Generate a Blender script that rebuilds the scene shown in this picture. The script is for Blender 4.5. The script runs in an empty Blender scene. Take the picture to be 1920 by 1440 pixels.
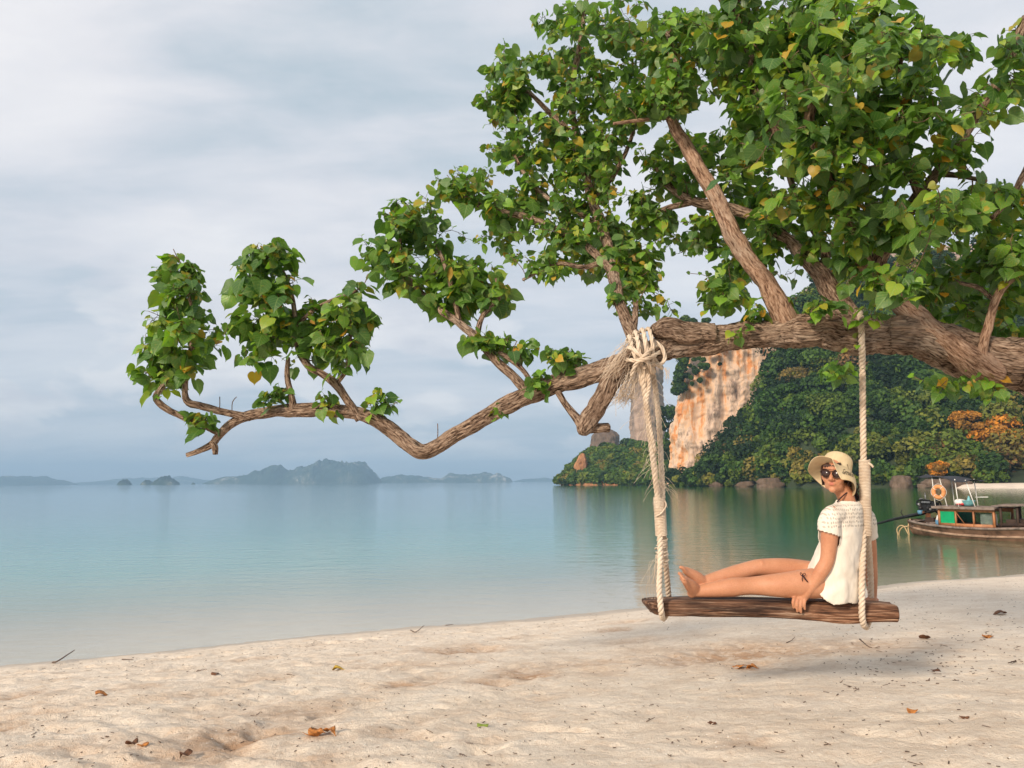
import bpy, math, random
import numpy as np
from mathutils import Vector, Matrix

random.seed(7)
rng = np.random.default_rng(11)
scene = bpy.context.scene
COL = scene.collection
R = math.radians

# ------------------------------------------------------------------ camera
F = 1500.0                      # focal length in photo pixels (1920 wide)
CAM_Z, SEA_Z = 1.35, -0.85
cam_data = bpy.data.cameras.new('camera')
cam_data.sensor_width = 36.0
cam_data.lens = F / 1920 * 36
cam_data.clip_start, cam_data.clip_end = 0.05, 40000
cam = bpy.data.objects.new('camera', cam_data)
COL.objects.link(cam)
CAM_M = Matrix.Translation((0, 0, CAM_Z)) @ Matrix.Rotation(R(90 + 6.97), 4, 'X') @ Matrix.Rotation(R(-0.39), 4, 'Z')
cam.matrix_world = CAM_M
scene.camera = cam
CM = np.array(CAM_M)

def at(px, py, d):
    """the world point seen at photo pixel (px, py) at distance d along the view axis"""
    v = np.array([(px - 960) / F * d, -(py - 720) / F * d, -d, 1.0])
    return (CM @ v)[:3]

def hit(px, py, z):
    o = CM[:3, 3]
    r = at(px, py, 1.0) - o
    return o + r * ((z - o[2]) / r[2])

CMI = np.linalg.inv(CM)
def project(P):
    P = np.atleast_2d(P)
    c = P @ CMI[:3, :3].T + CMI[:3, 3]
    d = -c[:, 2]
    return np.stack([960 + c[:, 0] / d * F, 720 - c[:, 1] / d * F, d], 1)

# ------------------------------------------------------------------ light, sky, exposure
SUN_EL, SUN_AZ = 25.0, 218.0      # azimuth clockwise from +Y: behind the camera, to its left
to_sun = Vector((math.sin(R(SUN_AZ)) * math.cos(R(SUN_EL)), math.cos(R(SUN_AZ)) * math.cos(R(SUN_EL)), math.sin(R(SUN_EL))))
sun_data = bpy.data.lights.new('sun', 'SUN')
sun_data.energy = 3.7
sun_data.angle = R(9)
sun_data.color = (1.0, 0.84, 0.66)
sun = bpy.data.objects.new('sun', sun_data)
sun.rotation_euler = to_sun.to_track_quat('Z', 'Y').to_euler()
COL.objects.link(sun)

world = bpy.data.worlds.new('World')
scene.world = world
world.use_nodes = True

class NT:
    """small helper round a node tree"""
    def __init__(s, tree):
        s.t = tree
    def n(s, typ, **kw):
        nd = s.t.nodes.new(typ)
        for k, v in kw.items():
            if k.startswith('_'):
                setattr(nd, k[1:], v)
        for k, v in kw.items():
            if k.startswith('_'):
                continue
            key = k
            if k.startswith('i') and k[1:].isdigit():
                key = int(k[1:])
            elif key not in nd.inputs:
                key = k.replace('_', ' ')
            sock = nd.inputs[key]
            if isinstance(v, bpy.types.NodeSocket):
                s.t.links.new(v, sock)
            else:
                if hasattr(sock.default_value, '__len__') and hasattr(v, '__len__') and len(v) == 3 and len(sock.default_value) == 4:
                    v = (*v, 1)
                sock.default_value = v
        return nd
    def math(s, op, a, b=None, clamp=False):
        kw = {'_operation': op, '_use_clamp': clamp, 'i0': a}
        if b is not None:
            kw['i1'] = b
        return s.n('ShaderNodeMath', **kw).outputs[0]
    def ramp(s, fac, stops, interp='LINEAR'):
        nd = s.n('ShaderNodeValToRGB', Fac=fac)
        cr = nd.color_ramp
        cr.interpolation = interp
        while len(cr.elements) < len(stops):
            cr.elements.new(0.5)
        for e, (p, c) in zip(cr.elements, stops):
            e.position = p
            e.color = (*c, 1) if hasattr(c, '__len__') else (c, c, c, 1)
        return nd.outputs[0]
    def mix(s, fac, a, b, blend='MIX'):
        nd = s.t.nodes.new('ShaderNodeMix')
        nd.data_type = 'RGBA'; nd.blend_type = blend
        for sock, v in ((nd.inputs[0], fac), (nd.inputs[6], a), (nd.inputs[7], b)):
            if isinstance(v, bpy.types.NodeSocket):
                s.t.links.new(v, sock)
            elif sock.type == 'RGBA':
                sock.default_value = (*v, 1) if len(v) == 3 else v
            else:
                sock.default_value = v
        return nd.outputs[2]
    def noise(s, vec, scale, detail=4, rough=0.55, dist=0.0):
        kw = dict(Scale=scale, Detail=detail, Roughness=rough, Distortion=dist)
        if vec is not None:
            kw['Vector'] = vec
        return s.n('ShaderNodeTexNoise', **kw).outputs[0]
    def vmap(s, vec, scale=(1, 1, 1), loc=(0, 0, 0), rot=(0, 0, 0)):
        return s.n('ShaderNodeMapping', Vector=vec, Scale=scale, Location=loc, Rotation=rot).outputs[0]
    def link(s, a, b):
        s.t.links.new(a, b)

def make_world():
    w = NT(world.node_tree)
    world.node_tree.nodes.clear()
    sky = w.n('ShaderNodeTexSky', _sky_type='NISHITA', _sun_disc=False, _sun_elevation=R(SUN_EL), _sun_rotation=R(SUN_AZ),
              _altitude=0.0, _air_density=1.0, _dust_density=2.0, _ozone_density=1.5)
    g = w.n('ShaderNodeTexCoord').outputs['Generated']
    sp = w.n('ShaderNodeSeparateXYZ', Vector=g)
    z = w.math('MAXIMUM', sp.outputs[2], 0.0)
    zz = w.math('ADD', z, 0.16)
    u = w.math('DIVIDE', sp.outputs[0], zz)
    v = w.math('DIVIDE', sp.outputs[1], zz)
    plane = w.n('ShaderNodeCombineXYZ', X=u, Y=v, Z=0.0).outputs[0]
    # a broken sheet of high stratus
    st = w.noise(w.vmap(plane, (0.55, 1.0, 1), (3.1, 0.4, 0)), 1.35, 7, 0.5, 0.35)
    fine = w.noise(w.vmap(plane, (0.8, 1.7, 1), (9.3, 4.4, 0)), 3.2, 8, 0.55, 0.3)
    f = w.math('ADD', w.math('MULTIPLY', st, 0.72), w.math('MULTIPLY', fine, 0.28))
    sheet = w.ramp(f, [(0.36, (0.44, 0.515, 0.575)), (0.45, (0.60, 0.625, 0.67)), (0.53, (0.72, 0.715, 0.74)), (0.64, (0.83, 0.81, 0.81))])
    # lower, bluer air near the horizon
    low = w.ramp(z, [(0.0, 1.0), (0.08, 0.9), (0.2, 0.55), (0.36, 0.15), (0.5, 0.0)])
    c1 = w.mix(w.math('MULTIPLY', low, 0.58), sheet, (0.385, 0.465, 0.56))
    # cumulus heads standing in that low air
    cu_v = w.vmap(g, (1.0, 1.0, 2.3), (0.42, 0.1, 0.05))
    cu = w.noise(cu_v, 4.2, 10, 0.52, 0.25)
    band = w.ramp(z, [(0.0, 0.0), (0.03, 0.6), (0.08, 1.0), (0.17, 0.8), (0.27, 0.3), (0.5, 0.12)])
    cum = w.math('MULTIPLY', w.ramp(cu, [(0.50, 0.0), (0.535, 0.7), (0.60, 1.0)]), band)
    shade = w.ramp(w.noise(w.vmap(g, (1, 1, 3.0), (2.2, 0, 0.4)), 7.0, 6, 0.55), [(0.4, (0.60, 0.60, 0.645)), (0.58, (0.84, 0.81, 0.805))])
    c2 = w.mix(w.math('MULTIPLY', cum, 0.72), c1, shade)
    clouds = w.n('ShaderNodeVectorMath', _operation='SCALE', i0=c2, Scale=10.0).outputs[0]
    both = w.mix(0.92, sky.outputs[0], clouds)
    bg = w.n('ShaderNodeBackground', Color=both, Strength=0.1)
    out = w.n('ShaderNodeOutputWorld')
    w.link(bg.outputs[0], out.inputs[0])
make_world()

scene.view_settings.view_transform = 'Standard'
scene.view_settings.look = 'None'
scene.view_settings.exposure = 0.33
scene.view_settings.gamma = 1.0
scene.view_settings.use_curve_mapping = False
scene.cycles.use_denoising = True
scene.cycles.max_bounces = 8
scene.cycles.diffuse_bounces = 3
scene.cycles.glossy_bounces = 3
scene.cycles.transparent_max_bounces = 12
scene.cycles.volume_bounces = 0

# ------------------------------------------------------------------ noise in numpy
def _h(i, j, k, seed):
    n = (i.astype(np.int64) * 374761393 + j.astype(np.int64) * 668265263 + k.astype(np.int64) * 2147483647 + seed * 974711) & 0xffffffff
    n = ((n ^ (n >> 13)) * 1274126177) & 0xffffffff
    n = ((n ^ (n >> 16)) * 2246822519) & 0xffffffff
    return ((n ^ (n >> 15)) & 0xffffff) / float(0xffffff) * 2 - 1

def vnoise(x, y, z=None, seed=0):
    x = np.asarray(x, float); y = np.asarray(y, float)
    z = np.zeros_like(x) if z is None else np.asarray(z, float)
    i, j, k = np.floor(x), np.floor(y), np.floor(z)
    fx, fy, fz = x - i, y - j, z - k
    i, j, k = i.astype(np.int64), j.astype(np.int64), k.astype(np.int64)
    s = lambda t: t * t * t * (t * (t * 6 - 15) + 10)
    fx, fy, fz = s(fx), s(fy), s(fz)
    r = 0
    for a in (0, 1):
        for b in (0, 1):
            for c in (0, 1):
                w = (fx if a else 1 - fx) * (fy if b else 1 - fy) * (fz if c else 1 - fz)
                r = r + w * _h(i + a, j + b, k + c, seed)
    return r

def fbm(x, y, z=None, oct=4, seed=0, gain=0.5):
    t, a, f = 0, 1.0, 1.0
    for o in range(oct):
        t = t + a * vnoise(np.asarray(x) * f, np.asarray(y) * f, None if z is None else np.asarray(z) * f, seed + o * 17)
        a *= gain; f *= 2.03
    return t

# ------------------------------------------------------------------ mesh helpers
def mesh_np(name, v, faces, attrs=None, smooth=True):
    """v (n,3); faces: list of int arrays (k,3) or (k,4); attrs: {name: (n,) or (n,3) per-vertex values}"""
    me = bpy.data.meshes.new(name)
    v = np.ascontiguousarray(v, np.float32)
    me.vertices.add(len(v)); me.vertices.foreach_set('co', v.ravel())
    faces = [np.asarray(f, np.int32) for f in faces if len(f)]
    idx = np.concatenate([f.ravel() for f in faces])
    sizes = np.concatenate([np.full(len(f), f.shape[1], np.int32) for f in faces])
    start = np.concatenate([[0], np.cumsum(sizes)[:-1]]).astype(np.int32)
    me.loops.add(len(idx)); me.loops.foreach_set('vertex_index', idx)
    me.polygons.add(len(sizes)); me.polygons.foreach_set('loop_start', start)
    me.polygons.foreach_set('use_smooth', np.full(len(sizes), smooth, bool))
    for k, a in (attrs or {}).items():
        a = np.ascontiguousarray(a, np.float32)
        at_ = me.attributes.new(k, 'FLOAT' if a.ndim == 1 else 'FLOAT_VECTOR', 'POINT')
        at_.data.foreach_set('value' if a.ndim == 1 else 'vector', a.ravel())
    me.update(calc_edges=True)
    return me

class Geo:
    """collects pieces of ONE mesh"""
    def __init__(s):
        s.v, s.f, s.n, s.at = [], [], 0, []
    def add(s, v, faces, co=None):
        v = np.asarray(v, float)
        s.v.append(v)
        for f in faces:
            if len(f):
                s.f.append(np.asarray(f, np.int64) + s.n)
        s.at.append(v if co is None else co)
        s.n += len(v)
        return s
    def box(s, c, size, rot=None):
        c = np.asarray(c, float); h = np.asarray(size, float) / 2
        v = np.array([[x, y, z] for x in (-1, 1) for y in (-1, 1) for z in (-1, 1)], float) * h
        if rot is not None:
            v = v @ np.asarray(rot, float).T
        return s.add(v + c, [[[0, 1, 3, 2], [4, 6, 7, 5], [0, 4, 5, 1], [2, 3, 7, 6], [0, 2, 6, 4], [1, 5, 7, 3]]])
    def bar(s, a, b, w, h=None):
        a = np.asarray(a, float); b = np.asarray(b, float)
        t = b - a; L = np.linalg.norm(t); t = t / L
        up = np.array([0, 0, 1.0]) if abs(t[2]) < 0.9 else np.array([1.0, 0, 0])
        n = np.cross(up, t); n /= np.linalg.norm(n)
        return s.box((a + b) / 2, (L, w, h or w), np.stack([t, n, np.cross(t, n)], 1))
    def tube(s, P, rad, n=8, disp=None, cap=True, scale2=1.0, up=None):
        v, f, co = tube(P, rad, n, disp, cap, scale2, up)
        return s.add(v, f, co)
    def ellipsoid(s, c, radii, axes=None, nu=16, nv=10):
        th = np.linspace(0, math.pi, nv + 1)[1:-1]
        ph = np.arange(nu) * 2 * math.pi / nu
        v = [[math.sin(t) * math.cos(p), math.sin(t) * math.sin(p), math.cos(t)] for t in th for p in ph]
        v += [[0, 0, 1], [0, 0, -1]]
        v = np.array(v) * np.asarray(radii, float)
        if axes is not None:
            v = v @ np.asarray(axes, float)          # rows of axes: the ellipsoid's own x, y, z
        q = [[i * nu + j, (i + 1) * nu + j, (i + 1) * nu + (j + 1) % nu, i * nu + (j + 1) % nu] for i in range(nv - 2) for j in range(nu)]
        m = (nv - 1) * nu
        t = [[m, j, (j + 1) % nu] for j in range(nu)] + [[m + 1, (nv - 2) * nu + (j + 1) % nu, (nv - 2) * nu + j] for j in range(nu)]
        return s.add(v + np.asarray(c, float), [q, t])
    def mesh(s, name, smooth=True, tubeco=True):
        return mesh_np(name, np.concatenate(s.v), s.f, {'tubeco': np.concatenate(s.at)} if tubeco else None, smooth)
    def build(s, name, mat, parent=None, smooth=True):
        return obj(name, s.mesh(name, smooth), mat, parent)

def frames(P, up=None):
    T = np.gradient(P, axis=0)
    T /= np.linalg.norm(T, axis=1)[:, None] + 1e-12
    u = np.array([0, 0, 1.0]) if up is None else np.asarray(up, float)
    if abs(T[0] @ u) > 0.95:
        u = np.array([0, 1.0, 0])
    N = np.zeros_like(P)
    n = u - T[0] * (u @ T[0]); n /= np.linalg.norm(n)
    for i in range(len(P)):
        n = n - T[i] * (n @ T[i]); n /= np.linalg.norm(n) + 1e-12
        N[i] = n
    return T, N, np.cross(T, N)

def tube(P, rad, n=8, disp=None, cap=True, scale2=1.0, up=None):
    P = np.asarray(P, float); m = len(P)
    rad = np.broadcast_to(np.asarray(rad, float), (m,))
    T, N, B = frames(P, up)
    a = np.arange(n) * 2 * math.pi / n
    ca, sa = np.cos(a), np.sin(a)
    L = np.concatenate([[0], np.cumsum(np.linalg.norm(np.diff(P, axis=0), axis=1))])
    rr = rad[:, None] * np.ones(n)
    co = np.stack([rr * ca, rr * sa, np.broadcast_to(L[:, None], rr.shape)], -1)
    if disp is not None:
        rr = rr + disp(co, rr)
    v = P[:, None, :] + rr[..., None] * (ca[None, :, None] * N[:, None, :] + scale2 * sa[None, :, None] * B[:, None, :])
    i = np.arange(m - 1)[:, None] * n; j = np.arange(n)[None, :]; j2 = (j + 1) % n
    q = np.stack([i + j, i + j2, i + n + j2, i + n + j], -1).reshape(-1, 4)
    v = v.reshape(-1, 3); co = co.reshape(-1, 3); faces = [q]
    if cap:
        v = np.concatenate([v, [P[0] - T[0] * rad[0] * 0.15, P[-1] + T[-1] * rad[-1] * 0.15]])
        co = np.concatenate([co, [[0, 0, 0], [0, 0, L[-1]]]])
        c0, c1 = m * n, m * n + 1
        jj = np.arange(n); k = (jj + 1) % n
        faces.append(np.stack([np.full(n, c0), k, jj], 1))
        faces.append(np.stack([np.full(n, c1), (m - 1) * n + jj, (m - 1) * n + k], 1))
    return v, faces, co

def spline(P, step, closed=False):
    """Catmull-Rom through the rows of P (any number of columns; the first three are the position), resampled every `step` metres"""
    P = np.asarray(P, float)
    Q = np.concatenate([[2 * P[0] - P[1]], P, [2 * P[-1] - P[-2]]])
    out = []
    for i in range(1, len(Q) - 2):
        p0, p1, p2, p3 = Q[i - 1], Q[i], Q[i + 1], Q[i + 2]
        k = max(2, int(np.linalg.norm((p2 - p1)[:3]) / step))
        t = np.linspace(0, 1, k, endpoint=False)[:, None]
        out.append(0.5 * ((2 * p1) + (-p0 + p2) * t + (2 * p0 - 5 * p1 + 4 * p2 - p3) * t ** 2 + (-p0 + 3 * p1 - 3 * p2 + p3) * t ** 3))
    out.append(P[-1:])
    return np.concatenate(out)

def obj(name, me, mat=None, parent=None):
    o = bpy.data.objects.new(name, me)
    if mat is not None and me is not None and len(me.materials) == 0:
        me.materials.append(mat)
    COL.objects.link(o)
    if parent is not None:
        o.parent = parent
        o.matrix_parent_inverse = PARENT_INV.get(parent.name, Matrix.Identity(4))
    return o

PARENT_INV = {}
def empty(name, loc):
    """an Empty at a thing's base; its parts are given in world coordinates"""
    o = bpy.data.objects.new(name, None)
    o.location = loc
    o.empty_display_size = 0.2
    COL.objects.link(o)
    PARENT_INV[o.name] = Matrix.Translation(-Vector(loc))
    return o

def tag(o, label, cat=None, group=None, kind=None):
    o['label'] = label
    if cat: o['category'] = cat
    if group: o['group'] = group
    if kind: o['kind'] = kind
    return o

def baked(o, mods):
    """run modifiers on a mesh and return the resulting mesh"""
    for typ, kw in mods:
        m = o.modifiers.new(typ.lower(), typ)
        for k, v in kw.items():
            setattr(m, k, v)
    dg = bpy.context.evaluated_depsgraph_get()
    dg.update()
    me = bpy.data.meshes.new_from_object(o.evaluated_get(dg))
    o.modifiers.clear()
    return me

# ------------------------------------------------------------------ materials
def material(name):
    m = bpy.data.materials.new(name)
    m.use_nodes = True
    m.node_tree.nodes.clear()
    t = NT(m.node_tree)
    t.out = t.n('ShaderNodeOutputMaterial')
    return m, t

def principled(t, surface=True, **kw):
    p = t.n('ShaderNodeBsdfPrincipled', **kw)
    if surface:
        t.link(p.outputs[0], t.out.inputs[0])
    return p

def bump(t, h, strength=0.5, dist=0.01):
    return t.n('ShaderNodeBump', Height=h, Strength=strength, Distance=dist).outputs[0]

def simple(name, col, rough=0.6, var=0.15, scale=8.0, metal=0.0, spec=0.4, bumps=0.25, bdist=0.004):
    """plain paint, metal or cloth with some wear: the colour wanders by `var`"""
    m, t = material(name)
    g = t.n('ShaderNodeTexCoord').outputs['Object']
    n = t.noise(g, scale, 5, 0.6)
    dark = tuple(c * (1 - var * 1.6) for c in col); lite = tuple(min(1, c * (1 + var)) for c in col)
    c = t.ramp(n, [(0.3, dark), (0.5, col), (0.72, lite)])
    r = t.math('ADD', t.math('MULTIPLY', n, 0.25), rough - 0.12)
    principled(t, Base_Color=c, Roughness=r, Metallic=metal, Specular_IOR_Level=spec, Normal=bump(t, t.noise(g, scale * 5, 3), bumps, bdist))
    return m

def bark_material(name, ridge, mid, crack, fq=1.0, bs=0.8):
    m, t = material(name)
    co = t.n('ShaderNodeAttribute', _attribute_name='tubeco').outputs['Vector']
    warp = t.n('ShaderNodeTexNoise', Vector=t.vmap(co, (6, 6, 4)), Scale=1.0, Detail=3).outputs['Color']
    co2 = t.n('ShaderNodeVectorMath', _operation='MULTIPLY_ADD', i0=warp, i1=(0.03, 0.03, 0.05), i2=co).outputs[0]
    v = t.n('ShaderNodeTexVoronoi', _feature='DISTANCE_TO_EDGE', Vector=t.vmap(co2, (46 * fq, 46 * fq, 9 * fq)), Scale=1.0).outputs[0]
    n1 = t.noise(t.vmap(co2, (60 * fq, 60 * fq, 14 * fq)), 1.0, 6, 0.65)
    n2 = t.noise(t.vmap(co, (7, 7, 4)), 1.0, 4, 0.6)
    h = t.math('ADD', t.math('MULTIPLY', t.ramp(v, [(0.0, 0.0), (0.14, 1.0)]), 0.26), t.math('MULTIPLY', t.ramp(n1, [(0.36, 0.0), (0.64, 1.0)]), 0.78))
    c = t.ramp(h, [(0.18, crack), (0.5, mid), (0.92, ridge)])
    c = t.mix(t.ramp(n2, [(0.52, 0.0), (0.72, 0.55)]), c, tuple(x * 1.2 for x in ridge))
    n3 = t.noise(t.vmap(co, (5, 5, 2.2), (3, 1, 7)), 1.0, 5, 0.65)
    c = t.mix(t.ramp(n2, [(0.28, 0.6), (0.46, 0.0)]), c, (0.13, 0.08, 0.055))
    c = t.mix(t.math('MULTIPLY', t.ramp(n3, [(0.54, 0.0), (0.66, 0.6)]), h), c, (0.40, 0.34, 0.28))
    principled(t, Base_Color=c, Roughness=0.85, Specular_IOR_Level=0.2, Normal=bump(t, h, bs, 0.012))
    return m

M = {}
M['bark'] = bark_material('bark', (0.49, 0.36, 0.265), (0.24, 0.155, 0.105), (0.028, 0.016, 0.011), 1.5, 1.0)
M['pale_bark'] = bark_material('pale_bark', (0.46, 0.31, 0.22), (0.30, 0.18, 0.115), (0.10, 0.05, 0.032), 1.4, 0.7)
M['twig_bark'] = bark_material('twig_bark', (0.25, 0.16, 0.11), (0.15, 0.09, 0.06), (0.04, 0.026, 0.02), 3.0, 0.4)

def leaf_material():
    m, t = material('leaf')
    tint = t.n('ShaderNodeAttribute', _attribute_name='tint').outputs['Fac']
    uv = t.n('ShaderNodeAttribute', _attribute_name='leafco').outputs['Vector']
    base = t.ramp(tint, [(0.0, (0.020, 0.070, 0.022)), (0.25, (0.048, 0.125, 0.024)), (0.5, (0.105, 0.21, 0.026)),
                         (0.7, (0.18, 0.36, 0.030)), (0.80, (0.25, 0.33, 0.03)), (0.89, (0.42, 0.29, 0.025)), (0.96, (0.52, 0.25, 0.02))])
    sp = t.n('ShaderNodeSeparateXYZ', Vector=uv)
    x, y = t.math('ABSOLUTE', sp.outputs[0]), sp.outputs[1]
    mid = t.ramp(x, [(0.0, 1.0), (0.022, 0.75), (0.036, 0.0)])
    k = t.math('SUBTRACT', y, t.math('MULTIPLY', x, 0.85))
    lat = t.math('PINGPONG', t.math('ADD', k, 0.02), 0.105)
    latv = t.ramp(lat, [(0.0, 0.75), (0.012, 0.5), (0.022, 0.0)])
    veins = t.math('MAXIMUM', mid, latv)
    # yellowing starts in patches
    nz = t.noise(t.n('ShaderNodeTexCoord').outputs['Object'], 9.0, 3, 0.6)
    pat = t.math('MULTIPLY', t.ramp(nz, [(0.56, 0.0), (0.68, 0.8)]), t.ramp(tint, [(0.25, 0.0), (0.55, 1.0)]))
    c = t.mix(pat, base, (0.42, 0.27, 0.03))
    c = t.mix(t.math('MULTIPLY', veins, 0.42), c, (0.26, 0.36, 0.12))
    geo = t.n('ShaderNodeNewGeometry').outputs['Backfacing']
    c = t.mix(t.math('MULTIPLY', geo, 0.35), c, (0.12, 0.20, 0.09))
    p = principled(t, False, Base_Color=c, Roughness=0.42, Specular_IOR_Level=0.45, Normal=bump(t, t.math('MULTIPLY', veins, -1.0), 0.35, 0.003))
    tc = t.mix(1.0, c, (1.5, 1.7, 0.5), 'MULTIPLY')
    tr = t.n('ShaderNodeBsdfTranslucent', Color=tc)
    mx = t.n('ShaderNodeMixShader', i0=0.33, i1=p.outputs[0], i2=tr.outputs[0])
    t.link(mx.outputs[0], t.out.inputs[0])
    return m
M['leaf'] = leaf_material()

def wood_foliage_material(name, stops):
    """leaves of woods too far off to tell apart; tint per tree, leafvar per clump"""
    m, t = material(name)
    tint = t.n('ShaderNodeAttribute', _attribute_name='tint').outputs['Fac']
    var = t.n('ShaderNodeAttribute', _attribute_name='leafvar').outputs['Fac']
    c = t.ramp(tint, stops)
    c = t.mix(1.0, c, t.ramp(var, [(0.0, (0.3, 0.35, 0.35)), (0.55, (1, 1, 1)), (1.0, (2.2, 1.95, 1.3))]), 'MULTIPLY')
    p = principled(t, False, Base_Color=c, Roughness=0.65, Specular_IOR_Level=0.25)
    tr = t.n('ShaderNodeBsdfTranslucent', Color=t.mix(1.0, c, (1.3, 1.5, 0.7), 'MULTIPLY'))
    t.link(t.n('ShaderNodeMixShader', i0=0.22, i1=p.outputs[0], i2=tr.outputs[0]).outputs[0], t.out.inputs[0])
    return m
M['woods'] = wood_foliage_material('woods', [(0.0, (0.011, 0.028, 0.008)), (0.35, (0.030, 0.072, 0.012)), (0.6, (0.064, 0.108, 0.015)),
                                             (0.8, (0.095, 0.115, 0.02)), (0.92, (0.14, 0.115, 0.03)), (1.0, (0.14, 0.08, 0.04))])
M['autumn'] = wood_foliage_material('autumn', [(0.0, (0.09, 0.07, 0.018)), (0.4, (0.20, 0.105, 0.02)), (1.0, (0.36, 0.155, 0.018))])

# shoreline: a straight edge on the sea level, `inland` metres grow towards the camera
SA, SB = hit(0, 1246, SEA_Z), hit(1920, 1076, SEA_Z)
sdir = (SB - SA)[:2] / np.linalg.norm((SB - SA)[:2])
snrm = np.array([sdir[1], -sdir[0]])
def inland(x, y):
    return (x - SA[0]) * snrm[0] + (y - SA[1]) * snrm[1]

def sand_material():
    m, t = material('sand')
    pos = t.n('ShaderNodeNewGeometry').outputs['Position']
    n1 = t.noise(pos, 2.2, 5, 0.6)
    n2 = t.noise(pos, 30.0, 5, 0.75)
    n3 = t.noise(pos, 170.0, 2, 0.6)
    n4 = t.noise(t.vmap(pos, (1, 1.5, 1)), 13.0, 4, 0.6)
    c = t.ramp(n1, [(0.3, (0.69, 0.575, 0.455)), (0.55, (0.79, 0.685, 0.56)), (0.75, (0.82, 0.725, 0.61))])
    c = t.mix(t.ramp(n2, [(0.32, 0.4), (0.48, 0.0)]), c, (0.46, 0.32, 0.21))
    c = t.mix(t.ramp(n4, [(0.34, 0.35), (0.5, 0.0)]), c, (0.56, 0.41, 0.29))
    c = t.mix(t.ramp(n3, [(0.25, 0.4), (0.42, 0.0)]), c, (0.40, 0.29, 0.20))
    c = t.mix(t.ramp(n3, [(0.64, 0.0), (0.74, 0.5)]), c, (0.84, 0.76, 0.66))
    # dug and trodden spots are coloured browner, in uneven patches
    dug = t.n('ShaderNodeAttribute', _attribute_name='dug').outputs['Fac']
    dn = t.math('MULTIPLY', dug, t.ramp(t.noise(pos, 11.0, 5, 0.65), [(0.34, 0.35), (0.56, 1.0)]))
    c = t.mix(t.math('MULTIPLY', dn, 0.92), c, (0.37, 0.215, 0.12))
    # wet by the last waves: by height over the sea
    z = t.n('ShaderNodeSeparateXYZ', Vector=pos).outputs[2]
    zw = t.math('ADD', z, t.math('MULTIPLY', t.math('SUBTRACT', t.noise(pos, 1.7, 4), 0.5), 0.09))
    wet = t.ramp(t.math('SUBTRACT', zw, SEA_Z), [(0.0, 0.6), (0.008, 1.0), (0.05, 0.9), (0.11, 0.0)])
    c = t.mix(t.math('MULTIPLY', wet, 0.75), c, (0.34, 0.28, 0.215))
    rough = t.math('SUBTRACT', 0.95, t.math('MULTIPLY', wet, 0.5))
    hgt = t.math('ADD', t.math('MULTIPLY', n4, 0.6), t.math('ADD', t.math('MULTIPLY', n2, 0.8), t.math('MULTIPLY', n3, 0.25)))
    bs = t.math('SUBTRACT', 0.8, t.math('MULTIPLY', wet, 0.5))
    nb = t.n('ShaderNodeBump', Height=hgt, Strength=bs, Distance=0.03).outputs[0]
    principled(t, Base_Color=c, Roughness=rough, Specular_IOR_Level=0.25, Normal=nb)
    return m
M['sand'] = sand_material()

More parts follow.
